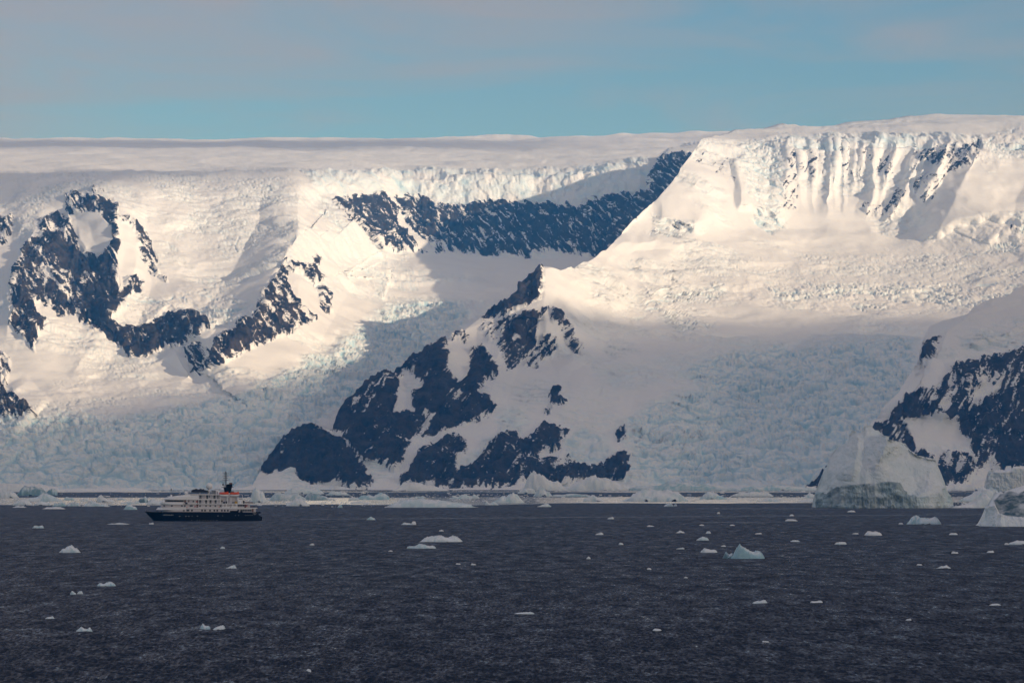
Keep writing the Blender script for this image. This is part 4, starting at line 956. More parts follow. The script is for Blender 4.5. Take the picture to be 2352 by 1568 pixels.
 ("bergy_bit", 177, 190, 1356.5, 1363.5, [.5,1,.9], "right of two small bits side by side under the knobbly one", "bergy bit", .6, .2, 0),
 ("bergy_bit", 103, 125, 1414.5, 1420.5, [.3,.6,.7,1,.6], "low white bit alone near the lower left corner", "bergy bit", .5, .15, 0),
 ("bergy_bit", 174, 211, 1439, 1449.5, [.4,.6,1,.5,.4,.9,.7], "three-lumped white bergy bit nearest the lower left corner", "bergy bit", .5, .25, 0),
 ("bergy_bit", 460, 483, 1431, 1443.5, [.6,1,.5,.45,.5,.4], "grey-white bit with a knob on its left, first of the lower pair", "bergy bit", .6, .25, 0),
 ("bergy_bit", 487, 518, 1432.5, 1445, [.15,.2,.45,.6,.7,1], "wedge-shaped white bit rising to the right, second of the lower pair", "bergy bit", .6, .15, 0),
 ("bergy_bit", 506, 517, 1254, 1259.5, [.5,1,.6,.7], "tiny white bit midway below the ship", "bergy bit", .6, .15, 0),
 ("bergy_bit", 841, 862, 1185.5, 1193.5, [.2,.5,1,.5,.6], "small pale blue peak right of the ship's wake", "bergy bit", .6, .4, 0),
 ("bergy_bit", 921, 946, 1198, 1204.5, [.2,.7,.5,.3], "flat white bit with a thin tail left of a knob, under the tabular floe", "bergy bit", .5, .2, 0),
 ("bergy_bit", 944, 956, 1196.5, 1204.5, [.7,1,.9], "round white knob at the end of a thin floe, under the tabular floe", "bergy bit", .7, .1, 0),
 ("bergy_bit", 964, 1060, 1228.5, 1244, [.15,.65,.75,.8,.85,1,.6,.55,.9,.95,.4], "longest low white bergy bit in the middle of the open sea", "bergy bit", .45, .15, 0),
 ("bergy_bit", 934, 1001, 1248.5, 1259, [.9,.6,.35,.4,.9,1,.8,.5,.4,.8,.6], "jagged low bergy bit with raised ends, just below the longest one", "bergy bit", .4, .25, 0),
 ("bergy_bit", 1008, 1019, 1216, 1219.5, [.5,1,.6], "tiny bit above the longest bergy bit", "bergy bit", .6, .1, 0),
 ("bergy_bit", 711, 722, 1247, 1251.5, [.4,1,.7], "tiny white speck in open water right of and below the ship's stern", "bergy bit", .6, .1, 0),
 ("bergy_bit", 892, 902, 1263, 1266, [.5,1,.5], "tiny bit left of and below the jagged one", "bergy bit", .6, .1, 0),
 ("bergy_bit", 1047, 1058, 1291.5, 1295.5, [.8,.4,.6], "left tiny bit of two below the longest bergy bit", "bergy bit", .6, .1, 0),
 ("bergy_bit", 1082, 1093, 1292, 1297, [1,.5,.4], "right tiny bit of two below the longest bergy bit", "bergy bit", .6, .1, 0),
 ("bergy_bit", 703, 714, 1537, 1540.5, [.6,.9,.6], "speck of ice lowest in the left half of the sea", "bergy bit", .6, .1, 0),
 ("bergy_bit", 1395, 1410, 1185.5, 1191.5, [.3,.4,.8,1], "small white bit with its peak at the right, below the low white iceberg", "bergy bit", .6, .15, 0),
 ("bergy_bit", 1647, 1654, 1174.5, 1179.5, [.4,1,.5], "tiny upright spike of ice far right of the middle", "bergy bit", .6, .1, 0),
 ("bergy_bit", 1367, 1386, 1222, 1227.5, [.2,.4,.9,1], "small white bit, flat at its left and lumped at its right, in mid sea", "bergy bit", .6, .15, 0),
 ("bergy_bit", 1421, 1433, 1245, 1250.5, [.6,1,.5,.4], "small white bit with a point, right of mid sea", "bergy bit", .6, .15, 0),
 ("bergy_bit", 1347, 1357, 1277, 1283, [.3,1,.4], "tiny upright bit standing alone in the middle of the sea", "bergy bit", .6, .15, 0),
 ("bergy_bit", 1553, 1573, 1217.5, 1223.5, [.2,.4,1,.4,.6], "small white bit with a central spike, left of the cluster above the teal one", "bergy bit", .6, .15, 0),
 ("bergy_bit", 1601, 1629, 1232, 1240.5, [.3,.6,1,.7,.8], "white three-peaked bit above and left of the teal bergy bit", "bergy bit", .6, .2, 0),
 ("bergy_bit", 1621, 1633, 1219, 1224.5, [.5,1,.6], "tiny white bit above the three-peaked one", "bergy bit", .6, .15, 0),
 ("bergy_bit", 1553, 1572, 1256, 1260.5, [.2,.4,.6,1], "thin awash bit left of the smooth white one", "bergy bit", .5, .3, 0),
 ("bergy_bit", 1611, 1649, 1258, 1268.5, [.6,1,.8,.6,.5,.6,.8], "smooth white bergy bit just left of the teal one", "bergy bit", .5, .12, 0),
 ("bergy_bit", 1678, 1760, 1250, 1282.5, [.2,.3,.85,1,.8,.6,.45,.35,.45,.5,.3], "peaked white bergy bit with a hollow of teal ice, in the right-hand sea", "bergy bit", .6, .65, .12),
 ("bergy_bit", 1661, 1690, 1267, 1282, [.5,1,.6,.8,.5], "dark teal lump of clear ice at the left foot of the peaked bergy bit", "bergy bit", .7, .6, .7),
 ("bergy_bit", 1486, 1496, 1303.5, 1307.5, [.7,1,.5], "tiny white fleck in mid sea, below and left of the teal bergy bit", "bergy bit", .6, .1, 0),
 ("bergy_bit", 1571, 1580, 1324, 1327, [.6,1,.5], "tiny fleck straight below the left awash bit", "bergy bit", .6, .1, 0),
 ("ice_floe", 1181, 1228, 1404.5, 1409.5, [.3,.5,.6,.8,.9,1], "thin flat grey floe in the lower middle of the sea", "ice floe", .35, .2, 0),
 ("bergy_bit", 1499, 1519, 1443, 1447.5, [.5,1,.9,.6], "flat white bit lowest in the middle right of the sea", "bergy bit", .5, .1, 0),
 ("bergy_bit", 1729, 1764, 1376.5, 1384.5, [.3,.35,.5,.4,.8,1,.7], "row of low white lumps in the lower right sea", "bergy bit", .5, .15, 0),
 ("bergy_bit", 1486, 1503, 1205.5, 1208.5, [.3,1,.6,.3], "flat fleck on the slick line, left of the spiked bit", "bergy bit", .5, .1, 0),
 ("bergy_bit", 1606, 1618, 1203.5, 1206.5, [.5,1,.5], "fleck of ice on the pale slick line right of the middle", "bergy bit", .5, .1, 0),
 ("bergy_bit", 1676, 1688, 1203.5, 1206.5, [.5,.8,.5], "right-hand fleck of ice on the pale slick line", "bergy bit", .5, .1, 0),
 ("bergy_bit", 1735, 1750, 1222, 1226, [.4,.5,1], "thin white fleck above the peaked bergy bit's right end", "bergy bit", .5, .1, 0),
 ("bergy_bit", 1656, 1668, 1251.5, 1254.5, [.4,1,.7], "thin fleck just above the dark teal lump", "bergy bit", .5, .1, 0),
 ("bergy_bit", 1813, 1824, 1180.5, 1184.5, [.4,1,.7], "tiny white bit upper of two left of the great iceberg's foot", "bergy bit", .6, .1, 0),
 ("ice_floe", 1804, 1832, 1191.5, 1196, [.8,1,.9,.8,.5], "flat white floe lower of two left of the great iceberg's foot", "ice floe", .4, .1, 0),
 ("ice_floe", 1946, 1966, 1171.5, 1175.5, [.3,.8,1,.4], "low white floe right below the great iceberg", "ice floe", .5, .1, 0),
 ("bergy_bit", 2082, 2164, 1182, 1203.5, [.1,.35,.85,1,.65,.6,.55,.6,.75,.9,.7], "white two-humped bergy bit with a blue hollow, beside the dark-faced iceberg", "bergy bit", .5, .35, 0),
 ("bergy_bit", 2064, 2075, 1199.5, 1203.5, [.6,1,.5], "tiny bit at the left of the two-humped blue and white one", "bergy bit", .6, .1, 0),
 ("bergy_bit", 1988, 2028, 1218.5, 1229, [.6,1,.9,.7,.85,.6,.5], "brightest white bergy bit, below the great iceberg", "bergy bit", .6, .05, 0),
 ("ice_floe", 1816, 1838, 1240, 1243.5, [.5,1,1,.7], "flat pale floe below and left of the brightest bergy bit", "ice floe", .5, .2, 0),
 ("bergy_bit", 1918, 1945, 1241, 1249.5, [.5,.4,.5,.6,.5,1], "low bit with an upturned right end below the brightest one", "bergy bit", .5, .2, 0),
 ("bergy_bit", 1958, 1972, 1223, 1226, [.5,.8,1], "fleck just left of the brightest bergy bit", "bergy bit", .5, .1, 0),
 ("ice_floe", 2181, 2200, 1223, 1227.5, [.6,1,.9,.8], "small flat floe below the dark-faced iceberg's left end", "ice floe", .5, .1, 0),
 ("bergy_bit", 2316, 2370, 1240, 1250, [.2,.5,1,.8,.7,.6], "white bergy bit cut off by the photo's right edge, below the dark-faced iceberg", "bergy bit", .5, .2, 0),
 ("bergy_bit", 2307, 2317, 1246, 1250, [.4,1,.6], "tiny bit just left of the one cut by the right edge", "bergy bit", .6, .1, 0),
 ("bergy_bit", 2185, 2202, 1265, 1270.5, [.4,1,.4,.8], "small white two-pointed bit in the right sea, left of a similar one", "bergy bit", .6, .1, 0),
 ("bergy_bit", 2267, 2284, 1262.5, 1268.5, [.4,.6,.5,1], "small white bit with a peaked right end, right of the two-pointed one", "bergy bit", .6, .1, 0),
 ("bergy_bit", 2152, 2186, 1297, 1304.5, [.1,.2,.6,.5,1,.3,.4], "low white bit with a small spike, under the two-pointed one", "bergy bit", .5, .15, 0),
 ("bergy_bit", 2106, 2119, 1293.5, 1297.5, [.8,.6,.4], "thin fleck left of the low spiked bit", "bergy bit", .5, .1, 0),
 ("bergy_bit", 1862, 1889, 1376.5, 1383.5, [.7,.4,.3,.4,.7,1], "crescent-shaped white bit with raised ends in the lower right sea", "bergy bit", .5, .1, 0),
 ("ice_floe", 2273, 2299, 1385.5, 1389.5, [.3,.8,1,.6], "flat white floe alone in the lower right sea", "ice floe", .5, .1, 0),
 ("bergy_bit", 2081, 2094, 1420, 1423.5, [.4,.6,1], "tiny awash fleck in the lower right sea", "bergy bit", .5, .1, 0),
 ("bergy_bit", 1750, 1768, 1470.5, 1474.5, [1,.6,.5,.4], "lowest thin white bit in the right half of the sea", "bergy bit", .5, .1, 0),
]
for nm, u0, u1, vt, vb, prof, lab, cat, dep, bl, cr_ in ICE:
    vb_ = max(vb, 1126.0)
    far = vb < 1172; rg = 1.8 if far else 1.5
    berg(nm, u0, u1, vt, vb_, prof, lab, cat, G_PACK if far else G_BIT, dep, bl, cr_, rg, nx=110 if nm == 'snow_bank' else None)

# brash: loose plates and crumbs of ice between the packed bergs
def build_brash():
    rng = np.random.default_rng(5)
    V_, F_ = [], []
    n = 0
    def plate(x, y, r, h):
        nonlocal n
        k = rng.integers(5, 9); a = np.sort(rng.random(k)) * 2 * math.pi
        rr = r * (0.6 + 0.4 * rng.random(k))
        px, py = x + rr * np.cos(a) * 1.4, y + rr * np.sin(a) * 1.6
        hh = h * (0.6 + 0.4 * rng.random(k))
        for i in range(k): V_.append((px[i], py[i], -0.3))
        for i in range(k): V_.append((x + (px[i] - x) * .8, y + (py[i] - y) * .8, hh[i]))
        for i in range(k):
            j = (i + 1) % k; F_.append((n + i, n + j, n + k + j, n + k + i))
        F_.append(tuple(n + k + i for i in range(k)))
        n += 2 * k
    for _ in range(4200):
        u = rng.uniform(-80, 2440)
        t = rng.random()
        vb = 1126 + 3 * rng.random() if t < .18 else (1132 + 26 * rng.random() ** 0.8 if t < .93 else 1156 + 8 * rng.random() ** 3)
        if 1050 < u < 1880 and vb > 1153: continue
        if 1270 < u < 1880 and 1131 < vb < 1137 and rng.random() < .8: continue
        if u < 560 and 1134 < vb < 1143 and rng.random() < .8: continue
        x, y, s = sea(u, vb)
        r = s * (0.5 + 5.5 * rng.random() ** 4)
        plate(x, y, r, min(0.5 + r * 0.3 * rng.random() ** 2, 4.5) + (s * 1.2 if rng.random() < .15 else 0))
    me = bpy.data.meshes.new("brash_ice"); me.from_pydata(V_, [], F_)
    me.materials.append(M_ICE)
    at = me.attributes.new("ice", 'FLOAT', 'POINT'); at.data.foreach_set("value", np.full(len(V_), .12, np.float32))
    o = bpy.data.objects.new("brash_ice", me); COL.objects.link(o)
    tag(o, "loose white brash ice and small plates between the packed icebergs", "brash ice", None, "stuff")
build_brash()
# ------------------------------------------------------------------ the expedition ship
def simple(name, col, rough=0.5, spec=0.4, metal=0.0, var=0.0):
    m, n, l, b = new_mat(name)
    b.inputs["Base Color"].default_value = (*col, 1); b.inputs["Roughness"].default_value = rough
    b.inputs["Specular IOR Level"].default_value = spec; b.inputs["Metallic"].default_value = metal
    if var:
        t = n.new("ShaderNodeTexNoise"); t.inputs["Scale"].default_value = 0.6; t.inputs["Detail"].default_value = 6
        tc_ = n.new("ShaderNodeTexCoord"); l.new(tc_.outputs["Object"], t.inputs["Vector"])
        x = n.new("ShaderNodeMixRGB"); x.blend_type = 'MULTIPLY'; x.inputs[0].default_value = var; x.inputs[1].default_value = (*col, 1); l.new(t.outputs["Color"], x.inputs[2]); l.new(x.outputs[0], b.inputs["Base Color"])
    return m
M_NAVY = simple("navy_paint", (0.002, 0.004, 0.009), 0.45, 0.12, 0, 0.3)
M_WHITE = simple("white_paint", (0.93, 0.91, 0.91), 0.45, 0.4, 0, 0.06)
M_WALL = simple("shaded_white_paint", (0.66, 0.61, 0.61), 0.5, 0.3, 0, 0.08)  # white paint darkened: overhang shade put into the house walls
M_GLASS = simple("window_glass", (0.012, 0.017, 0.02), 0.15, 0.4)
M_ORANGE = simple("orange_paint", (0.75, 0.09, 0.015), 0.5)
M_WOOD = simple("varnished_wood", (0.20, 0.07, 0.035), 0.5, 0.4, 0, .4)
M_RED = simple("red_paint", (0.45, 0.03, 0.02), 0.5)
M_DARK = simple("dark_canvas", (0.02, 0.024, 0.032), 0.8)
M_STEEL = simple("grey_steel", (0.20, 0.21, 0.22), 0.5)
M_TEAL = simple("teal_cover", (0.02, 0.09, 0.09), 0.7)
M_YEL = simple("yellow_crate", (0.55, 0.32, 0.03), 0.6)
M_LETTER = simple("white_lettering", (0.75, 0.75, 0.75), 0.5)

def obj(name, bm, mat, parent=None, smooth=False):
    me = bpy.data.meshes.new(name)
    bmesh.ops.recalc_face_normals(bm, faces=bm.faces[:])
    bm.to_mesh(me); bm.free(); me.materials.append(mat)
    if smooth:
        for p in me.polygons: p.use_smooth = True
    o = bpy.data.objects.new(name, me); COL.objects.link(o)
    if parent: o.parent = parent
    return o
def add_box(bm, x0, x1, y0, y1, z0, z1):
    vs = [bm.verts.new((x, y, z)) for x in (x0, x1) for y in (y0, y1) for z in (z0, z1)]
    for f in ((0,1,3,2),(4,6,7,5),(0,4,5,1),(2,3,7,6),(0,2,6,4),(1,5,7,3)): bm.faces.new([vs[i] for i in f])
def box(x0, x1, y0, y1, z0, z1):
    bm = bmesh.new(); add_box(bm, x0, x1, y0, y1, z0, z1); return bm
def add_bar(bm, p, q, r, n=6):
    p, q = Vector(p), Vector(q); d = (q - p); a = d.orthogonal().normalized(); b = d.normalized().cross(a)
    A = [bm.verts.new(p + (a * math.cos(k * 2 * math.pi / n) + b * math.sin(k * 2 * math.pi / n)) * r) for k in range(n)]
    B = [bm.verts.new(q + (a * math.cos(k * 2 * math.pi / n) + b * math.sin(k * 2 * math.pi / n)) * r) for k in range(n)]
    for k in range(n): bm.faces.new((A[k], A[(k+1)%n], B[(k+1)%n], B[k]))
    bm.faces.new(A[::-1]); bm.faces.new(B)
def plan(x0, x1, hw, r, n=12, aft=0.0):
    """deck outline: rounded front of length r, square stern"""
    p = [(x0 + r * (1 - math.cos(t)), hw * math.sin(t)) for t in np.linspace(0, math.pi / 2, n)]
    port = [(x, -y) for x, y in p] + ([(x1, -hw)] if not aft else [(x1 - aft, -hw), (x1, -hw * .8)])
    star = [(x, -y) for x, y in port][::-1]
    return port + star[:-1]
def prism(pl, z0, z1, top=None, cap=True):
    bm = bmesh.new(); top = top or pl
    a = [bm.verts.new((x, y, z0)) for x, y in pl]; b = [bm.verts.new((x, y, z1)) for x, y in top]
    n = len(pl)
    for k in range(n): bm.faces.new((a[k], a[(k+1)%n], b[(k+1)%n], b[k]))
    if cap: bm.faces.new(a[::-1]); bm.faces.new(b)
    return bm

def build_ship():
    K = 0.0463; KZ = 0.0456
    X = lambda px: (px - 180) * K
    Z = lambda py: (1053 - py) * KZ
    xs, d, s = sea(465, 1195.3)
    yaw = math.radians(10)
    root = bpy.data.objects.new("cruise_ship", None); COL.objects.link(root)
    root.rotation_euler = (0, math.radians(0.35), yaw)
    root.location = (xs - 45.4 * math.cos(yaw), d - 45.4 * math.sin(yaw), -0.1)
    tag(root, "small cruise ship with navy hull and white superstructure, carrying two orange lifeboats", "ship")
    HW = 7.5
    def stem(z): return 6.9 * (1 - max(min(z, 7.4), -2) / 7.4)
    def half(x, z):
        t = max(0.0, min(1.0, (x - stem(z)) / (27 - 6 * max(z, 0) / 7.4)))
        b = HW * math.sin(t * math.pi / 2) ** 0.72
        b *= 1 - 0.10 * max(0, (1 - z / 4.5)) * (1 - t) - (0.05 if z < 0 else 0)
        if x > 74: b *= 1 - 0.10 * ((x - 74) / 16) ** 2
        return max(b, 0.04)
    sheer = lambda x: 7.55 - 0.35 * min(1, x / 6)
    # hull
    bm = bmesh.new(); nx = 64; zs = [-1.6, 0, 1.2, 2.6, 4.0, 5.4, 6.6, 1.0]
    R = []
    for i in range(nx):
        t = (i / (nx - 1)) ** 1.25
        row = []
        for k in range(8):
            zt = zs[k] if k < 7 else None
            xx = t * 90.2
            z = zt if zt is not None else sheer(xx)
            x = stem(z) + t * (89.4 - stem(z)) if z > 4.2 else stem(z) + t * (91.3 - stem(z))
            row.append((x, half(x, z), z))
        R.append(row)
    P = [[bm.verts.new((x, -b, z)) for x, b, z in row] for row in R]
    S = [[bm.verts.new((x, b, z)) for x, b, z in row] for row in R]
    for i in range(nx - 1):
        for k in range(7):
            bm.faces.new((P[i][k], P[i+1][k], P[i+1][k+1], P[i][k+1])); bm.faces.new((S[i][k], S[i][k+1], S[i+1][k+1], S[i+1][k]))
        bm.faces.new((P[i][7], P[i+1][7], S[i+1][7], S[i][7]))
    for k in range(7):
        bm.faces.new((P[-1][k], S[-1][k], S[-1][k+1], P[-1][k+1])); bm.faces.new((P[0][k], P[0][k+1], S[0][k+1], S[0][k]))
    hull = obj("hull", bm, M_NAVY, root, True)
    hull.data.materials[0] = M_NAVY
    for p in hull.data.polygons: p.use_smooth = abs(p.normal.z) < 0.8 and abs(p.normal.x) < 0.95
    # hull ports, fender guards, bulwark rail and lettering
    mp = bpy.data.meshes.new("porthole"); q = bmesh.new(); bmesh.ops.create_circle(q, segments=10, radius=0.22, cap_ends=True)
    bmesh.ops.rotate(q, verts=q.verts, cent=(0,0,0), matrix=Matrix.Rotation(math.pi/2, 3, 'X')); q.to_mesh(mp); q.free()
    mp.materials.append(simple("porthole_glass", (0.5, 0.55, 0.55), 0.2, .6))
    for px, py in ((757,966),(770,966),(862,965),(873,965),(911,965),(923,965),(973,963),(1058,961),(1070,961),(1408,956),(1418,956),(1494,955),(1712,948),(1765,946),(1880,945),(1910,945),(1940,944),(1975,944),(2005,943)):
        o = bpy.data.objects.new("porthole", mp); COL.objects.link(o); o.parent = root
        o.location = (X(px), -half(X(px), Z(py)) - 0.03, Z(py))
    mv = bpy.data.meshes.new("overboard_vent"); q = box(-.16, .16, -.03, .03, -.12, .12); q.to_mesh(mv); q.free(); mv.materials.append(M_LETTER)
    for px in (965, 1060, 1105, 1160, 1198, 1242, 1290, 1332, 1385, 1402):
        o = bpy.data.objects.new("overboard_vent", mv); COL.objects.link(o); o.parent = root
        o.location = (X(px), -half(X(px), Z(1036)) - 0.04, Z(1036))
    obj("boarding_platform", box(X(1618), X(1762), -8.15, -7.2, Z(905), Z(866)), M_NAVY, root)
    obj("boarding_platform", box(X(1790), X(1832), -8.1, -7.2, Z(903), Z(878)), M_NAVY, root)
    obj("stern_platform", prism([(X(2105), -6.4), (X(2168), -6.2), (X(2168), 6.2), (X(2105), 6.4)], Z(1035), Z(962)), M_NAVY, root)
    obj("transom_overhang", prism([(X(2060), -7.0), (X(2142), -6.4), (X(2142), 6.4), (X(2060), 7.0)], Z(912), Z(882)), M_NAVY, root)
    def letters(txt, px0, px1, zc, h):
        cu = bpy.data.curves.new("lettering", 'FONT'); cu.body = txt; cu.size = 1.0; cu.extrude = 0.0
        t = bpy.data.objects.new("lettering_source", cu); COL.objects.link(t)
        bpy.context.view_layer.update()
        me = bpy.data.meshes.new_from_object(t.evaluated_get(bpy.context.evaluated_depsgraph_get()))
        bpy.data.objects.remove(t)
        c = np.empty(len(me.vertices) * 3, np.float32); me.vertices.foreach_get("co", c); c = c.reshape(-1, 3)
        w0, w1, h0, h1 = c[:, 0].min(), c[:, 0].max(), c[:, 1].min(), c[:, 1].max()
        xx = X(px0) + (c[:, 0] - w0) / (w1 - w0) * (X(px1) - X(px0)); zz = zc + ((c[:, 1] - h0) / (h1 - h0) - .5) * h
        yy = np.array([-half(float(a), float(b)) - 0.05 for a, b in zip(xx, zz)])
        me.vertices.foreach_set("co", np.stack([xx, yy, zz], -1).reshape(-1).astype(np.float32)); me.update()
        me.materials.clear(); me.materials.append(M_LETTER)
        o = bpy.data.objects.new("lettering", me); COL.objects.link(o); o.parent = root; o["kind"] = "stuff"
    letters("HEBRIDEAN SKY", 480, 660, Z(945), 0.75)
    letters("HEBRIDEAN SKY", 2008, 2076, Z(913), 0.5)
    letters("NASSAU", 2028, 2058, Z(929), 0.45)
    # decks
    zd1, zd2, zd3, zd4, zd5 = Z(830), Z(750), Z(668), Z(594), Z(588)
    obj("main_deck_house", prism(plan(X(490), X(2060), 7.25, 9), 7.4, zd1), M_WALL, root)
    obj("forward_bulwark", prism(plan(X(368), X(868), 7.35, 13), Z(856), Z(826), plan(X(395), X(868), 7.35, 13)), M_WHITE, root, False)
    obj("promenade_deck", prism(plan(X(395), X(2085), 7.5, 13), Z(829), Z(816)), M_WHITE, root)
    obj("upper_deck_house", prism(plan(X(450), X(1960), 6.1, 9), zd1, zd2), M_WALL, root)
    obj("upper_deck", prism(plan(X(430), X(2050), 7.4, 10), Z(756), Z(742)), M_WHITE, root)
    obj("bridge_bulwark", prism(plan(X(445), X(812), 7.3, 10), Z(768), Z(728), plan(X(455), X(812), 7.3, 10), False), M_WHITE, root)
    obj("bridge_house", prism(plan(X(520), X(1450), 6.5, 7), zd2, Z(676)), M_WALL, root)
    obj("bridge_deck", prism(plan(X(500), X(1450), 7.4, 9), Z(684), Z(664)), M_WHITE, root)
    # sloped wheelhouse roof: streamlined shell rising aft
    bm = bmesh.new(); rows = []
    for i, px in enumerate(np.linspace(503, 1080, 15)):
        t = (px - 503) / 577
        zt = Z(np.interp(px, [503, 560, 620, 700, 780, 860, 940, 1080], [664, 640, 628, 618, 605, 596, 588, 586]))
        hw = 7.3 * math.sin(min(1, 0.12 + t * 2.2) * math.pi / 2)
        rows.append([bm.verts.new((X(px), y * hw, Z(668) + (zt - Z(668)) * c)) for y, c in ((-1, 0), (-.985, .55), (-.9, .92), (-.5, 1), (.5, 1), (.9, .92), (.985, .55), (1, 0))])
    for a, b in zip(rows[:-1], rows[1:]):
        for k in range(7): bm.faces.new((a[k], b[k], b[k+1], a[k+1]))
    bm.faces.new(rows[0][::-1]); bm.faces.new(rows[-1])
    obj("wheelhouse_roof", bm, M_WHITE, root, False)
    obj("cabin_deck_house", prism(plan(X(1000), X(1440), 6.1, .5), Z(664), zd4), M_WALL, root)
    obj("sun_deck", prism(plan(X(900), X(1425), 7.4, 3), Z(598), Z(584)), M_WHITE, root)
    # cabin balconies: partitions
    mpart = bpy.data.meshes.new("balcony_partition"); q = box(-.06, .06, -7.3, -6.0, 0, 3.2); q.to_mesh(mpart); q.free(); mpart.materials.append(M_WHITE)
    for px, z0 in ((1080, Z(664)), (1160, Z(664)), (1190, Z(664)), (1250, Z(664)), (1310, Z(664)), (1330, Z(664)), (1390, Z(664)), (1425, Z(664)), (1080, Z(742)), (1155, Z(742)), (1235, Z(742)), (1320, Z(742)), (1400, Z(742)), (1446, Z(742))):
        o = bpy.data.objects.new("balcony_partition", mpart); COL.objects.link(o); o.parent = root; o.location = (X(px), 0, z0)
        if z0 == Z(742): o.scale = (1, 1, 0.82)
    # windows
    meshes = {}
    def win(name, px, py, w, h, y, mat):
        key = (name, w, h, mat.name)
        if key not in meshes:
            me = bpy.data.meshes.new(name); q = box(-w * K * .58, w * K * .58, -.05, .05, -h * KZ * .58, h * KZ * .58); q.to_mesh(me); q.free(); me.materials.append(mat); meshes[key] = me
        o = bpy.data.objects.new(name, meshes[key]); COL.objects.link(o); o.parent = root
        o.location = (X(px), y, Z(py))
    for px in (832, 890, 911, 970, 1142, 1192, 1277, 1350, 1400, 1478, 1528, 1580): win("window", px, 864, 24, 26, -7.26, M_GLASS)
    for px in (1760, 1810, 1848, 1888, 1930, 1968): win("window", px, 862, 30, 26, -7.26, M_GLASS)
    win("cabin_door", 2005, 860, 24, 44, -7.26, M_WOOD)
    for px in (500, 630, 800, 850, 945, 970, 1108, 1210, 1282, 1368, 1455): win("window", px, 787, 22, 22, -6.12, M_GLASS)
    for px in (1770, 1807, 1845): win("window", px, 776, 26, 28, -6.12, M_GLASS)
    for px in (1062, 1878): win("cabin_door", px, 790, 26, 60, -6.14, M_WOOD)
    for px, py in ((1024, 797), (1905, 780)): win("fire_locker", px, py, 16, 24, -6.16, M_RED)
    win("cabin_door", 852, 708, 22, 44, -6.52, M_WOOD); win("cabin_door", 915, 706, 16, 30, -6.52, M_WOOD); win("window", 992, 708, 18, 24, -6.52, M_GLASS)
    win("fire_locker", 1048, 714, 16, 24, -6.54, M_RED); win("cabin_door", 1064, 714, 18, 60, -6.52, M_WOOD)
    for px in (1100, 1118, 1202, 1218, 1276, 1292, 1362, 1378): win("balcony_door", px, 715, 13, 56, -6.54, M_GLASS)
    for px in (1104, 1122, 1220, 1237, 1342, 1358, 1410): win("balcony_door", px, 632, 13, 54, -6.14, M_GLASS)
    win("window", 1264, 625, 16, 24, -6.14, M_GLASS)
    # wheelhouse windows follow the rounded front
    pl = plan(X(520), X(1450), 6.5, 7, 40)
    def along(px):
        x = X(px); r = 7; x0 = X(520)
        if x >= x0 + r: return 6.5
        return 6.5 * math.sqrt(max(0, 1 - ((x0 + r - x) / r) ** 2))
    edges = [522, 526, 534, 546, 562, 582, 604, 628, 653, 680, 706, 732, 758, 783, 806, 830]
    for a, b in zip(edges[:-1], edges[1:]):
        bm = bmesh.new()
        pa, pb = (X(a) + .06, -along(a) - .07), (X(b) - .06, -along(b) - .07)
        vs = [bm.verts.new((pa[0], pa[1], Z(716))), bm.verts.new((pb[0], pb[1], Z(716))), bm.verts.new((pb[0], pb[1] - .25, Z(690))), bm.verts.new((pa[0], pa[1] - .25, Z(690)))]
        bm.faces.new(vs)
        obj("wheelhouse_window", bm, M_GLASS, root)
        bm = bmesh.new()
        vs = [bm.verts.new((v_[0], -v_[1], v_[2])) for v_ in ((pa[0], pa[1], Z(716)), (pb[0], pb[1], Z(716)), (pb[0], pb[1] - .25, Z(690)), (pa[0], pa[1] - .25, Z(690)))]
        bm.faces.new(vs[::-1])
        obj("wheelhouse_window", bm, M_GLASS, root)
    # railings
    def rail(pts_, z0, h, mat=M_WHITE, step=1.6, r=0.035):
        bm = bmesh.new()
        for (a, b) in zip(pts_[:-1], pts_[1:]):
            for k in (1.0, 0.66, 0.33): add_bar(bm, (a[0], a[1], z0 + h * k), (b[0], b[1], z0 + h * k), r if k == 1 else r * .7, 4)
            L = math.dist(a, b)
            for i in range(int(L / step) + 1):
                t = min(1, i * step / L); x, y = a[0] + (b[0] - a[0]) * t, a[1] + (b[1] - a[1]) * t
                add_bar(bm, (x, y, z0), (x, y, z0 + h), r, 4)
        obj("railing", bm, mat, root)
    rail([(X(862), -7.4), (X(1480), -7.4)], Z(816), 1.1)
    rail([(X(880), -7.3), (X(1075), -7.3)], Z(742), 1.1)
    rail([(X(1080), -7.3), (X(1446), -7.3)], Z(742), 1.1); rail([(X(1080), -7.3), (X(1425), -7.3)], Z(664), 1.1)
    rail([(X(925), -7.2), (X(1415), -7.2)], Z(584), 1.5, M_STEEL); rail([(X(925), 7.2), (X(1415), 7.2)], Z(584), 1.5, M_STEEL)
    rail([(X(1750), -7.3), (X(2045), -7.2), (X(2045), 7.2)], Z(742), 1.1, M_STEEL)
    rail([(X(1960), -7.3), (X(2078), -7.3), (X(2078), 7.3)], Z(816), 1.1, M_STEEL)
    rail([(X(445), -3), (X(470), -6), (X(520), -7.2)], Z(742), 1.2, M_STEEL)
    rail([(X(640), -4.5), (X(880), -6.5)], Z(612), 1.0, M_STEEL)
    # canopies and stowed boats on the sun deck
    bm = bmesh.new(); pr = [(970, 552), (970, 514), (1030, 498), (1130, 504), (1200, 512), (1250, 530), (1255, 552)]
    a = [bm.verts.new((X(p), -5.4, Z(q_))) for p, q_ in pr]; b = [bm.verts.new((X(p), 5.4, Z(q_))) for p, q_ in pr]
    for k in range(len(pr)): bm.faces.new((a[k], a[(k+1) % len(pr)], b[(k+1) % len(pr)], b[k]))
    bm.faces.new(a[::-1]); bm.faces.new(b)
    obj("dark_canopy", bm, M_DARK, root)
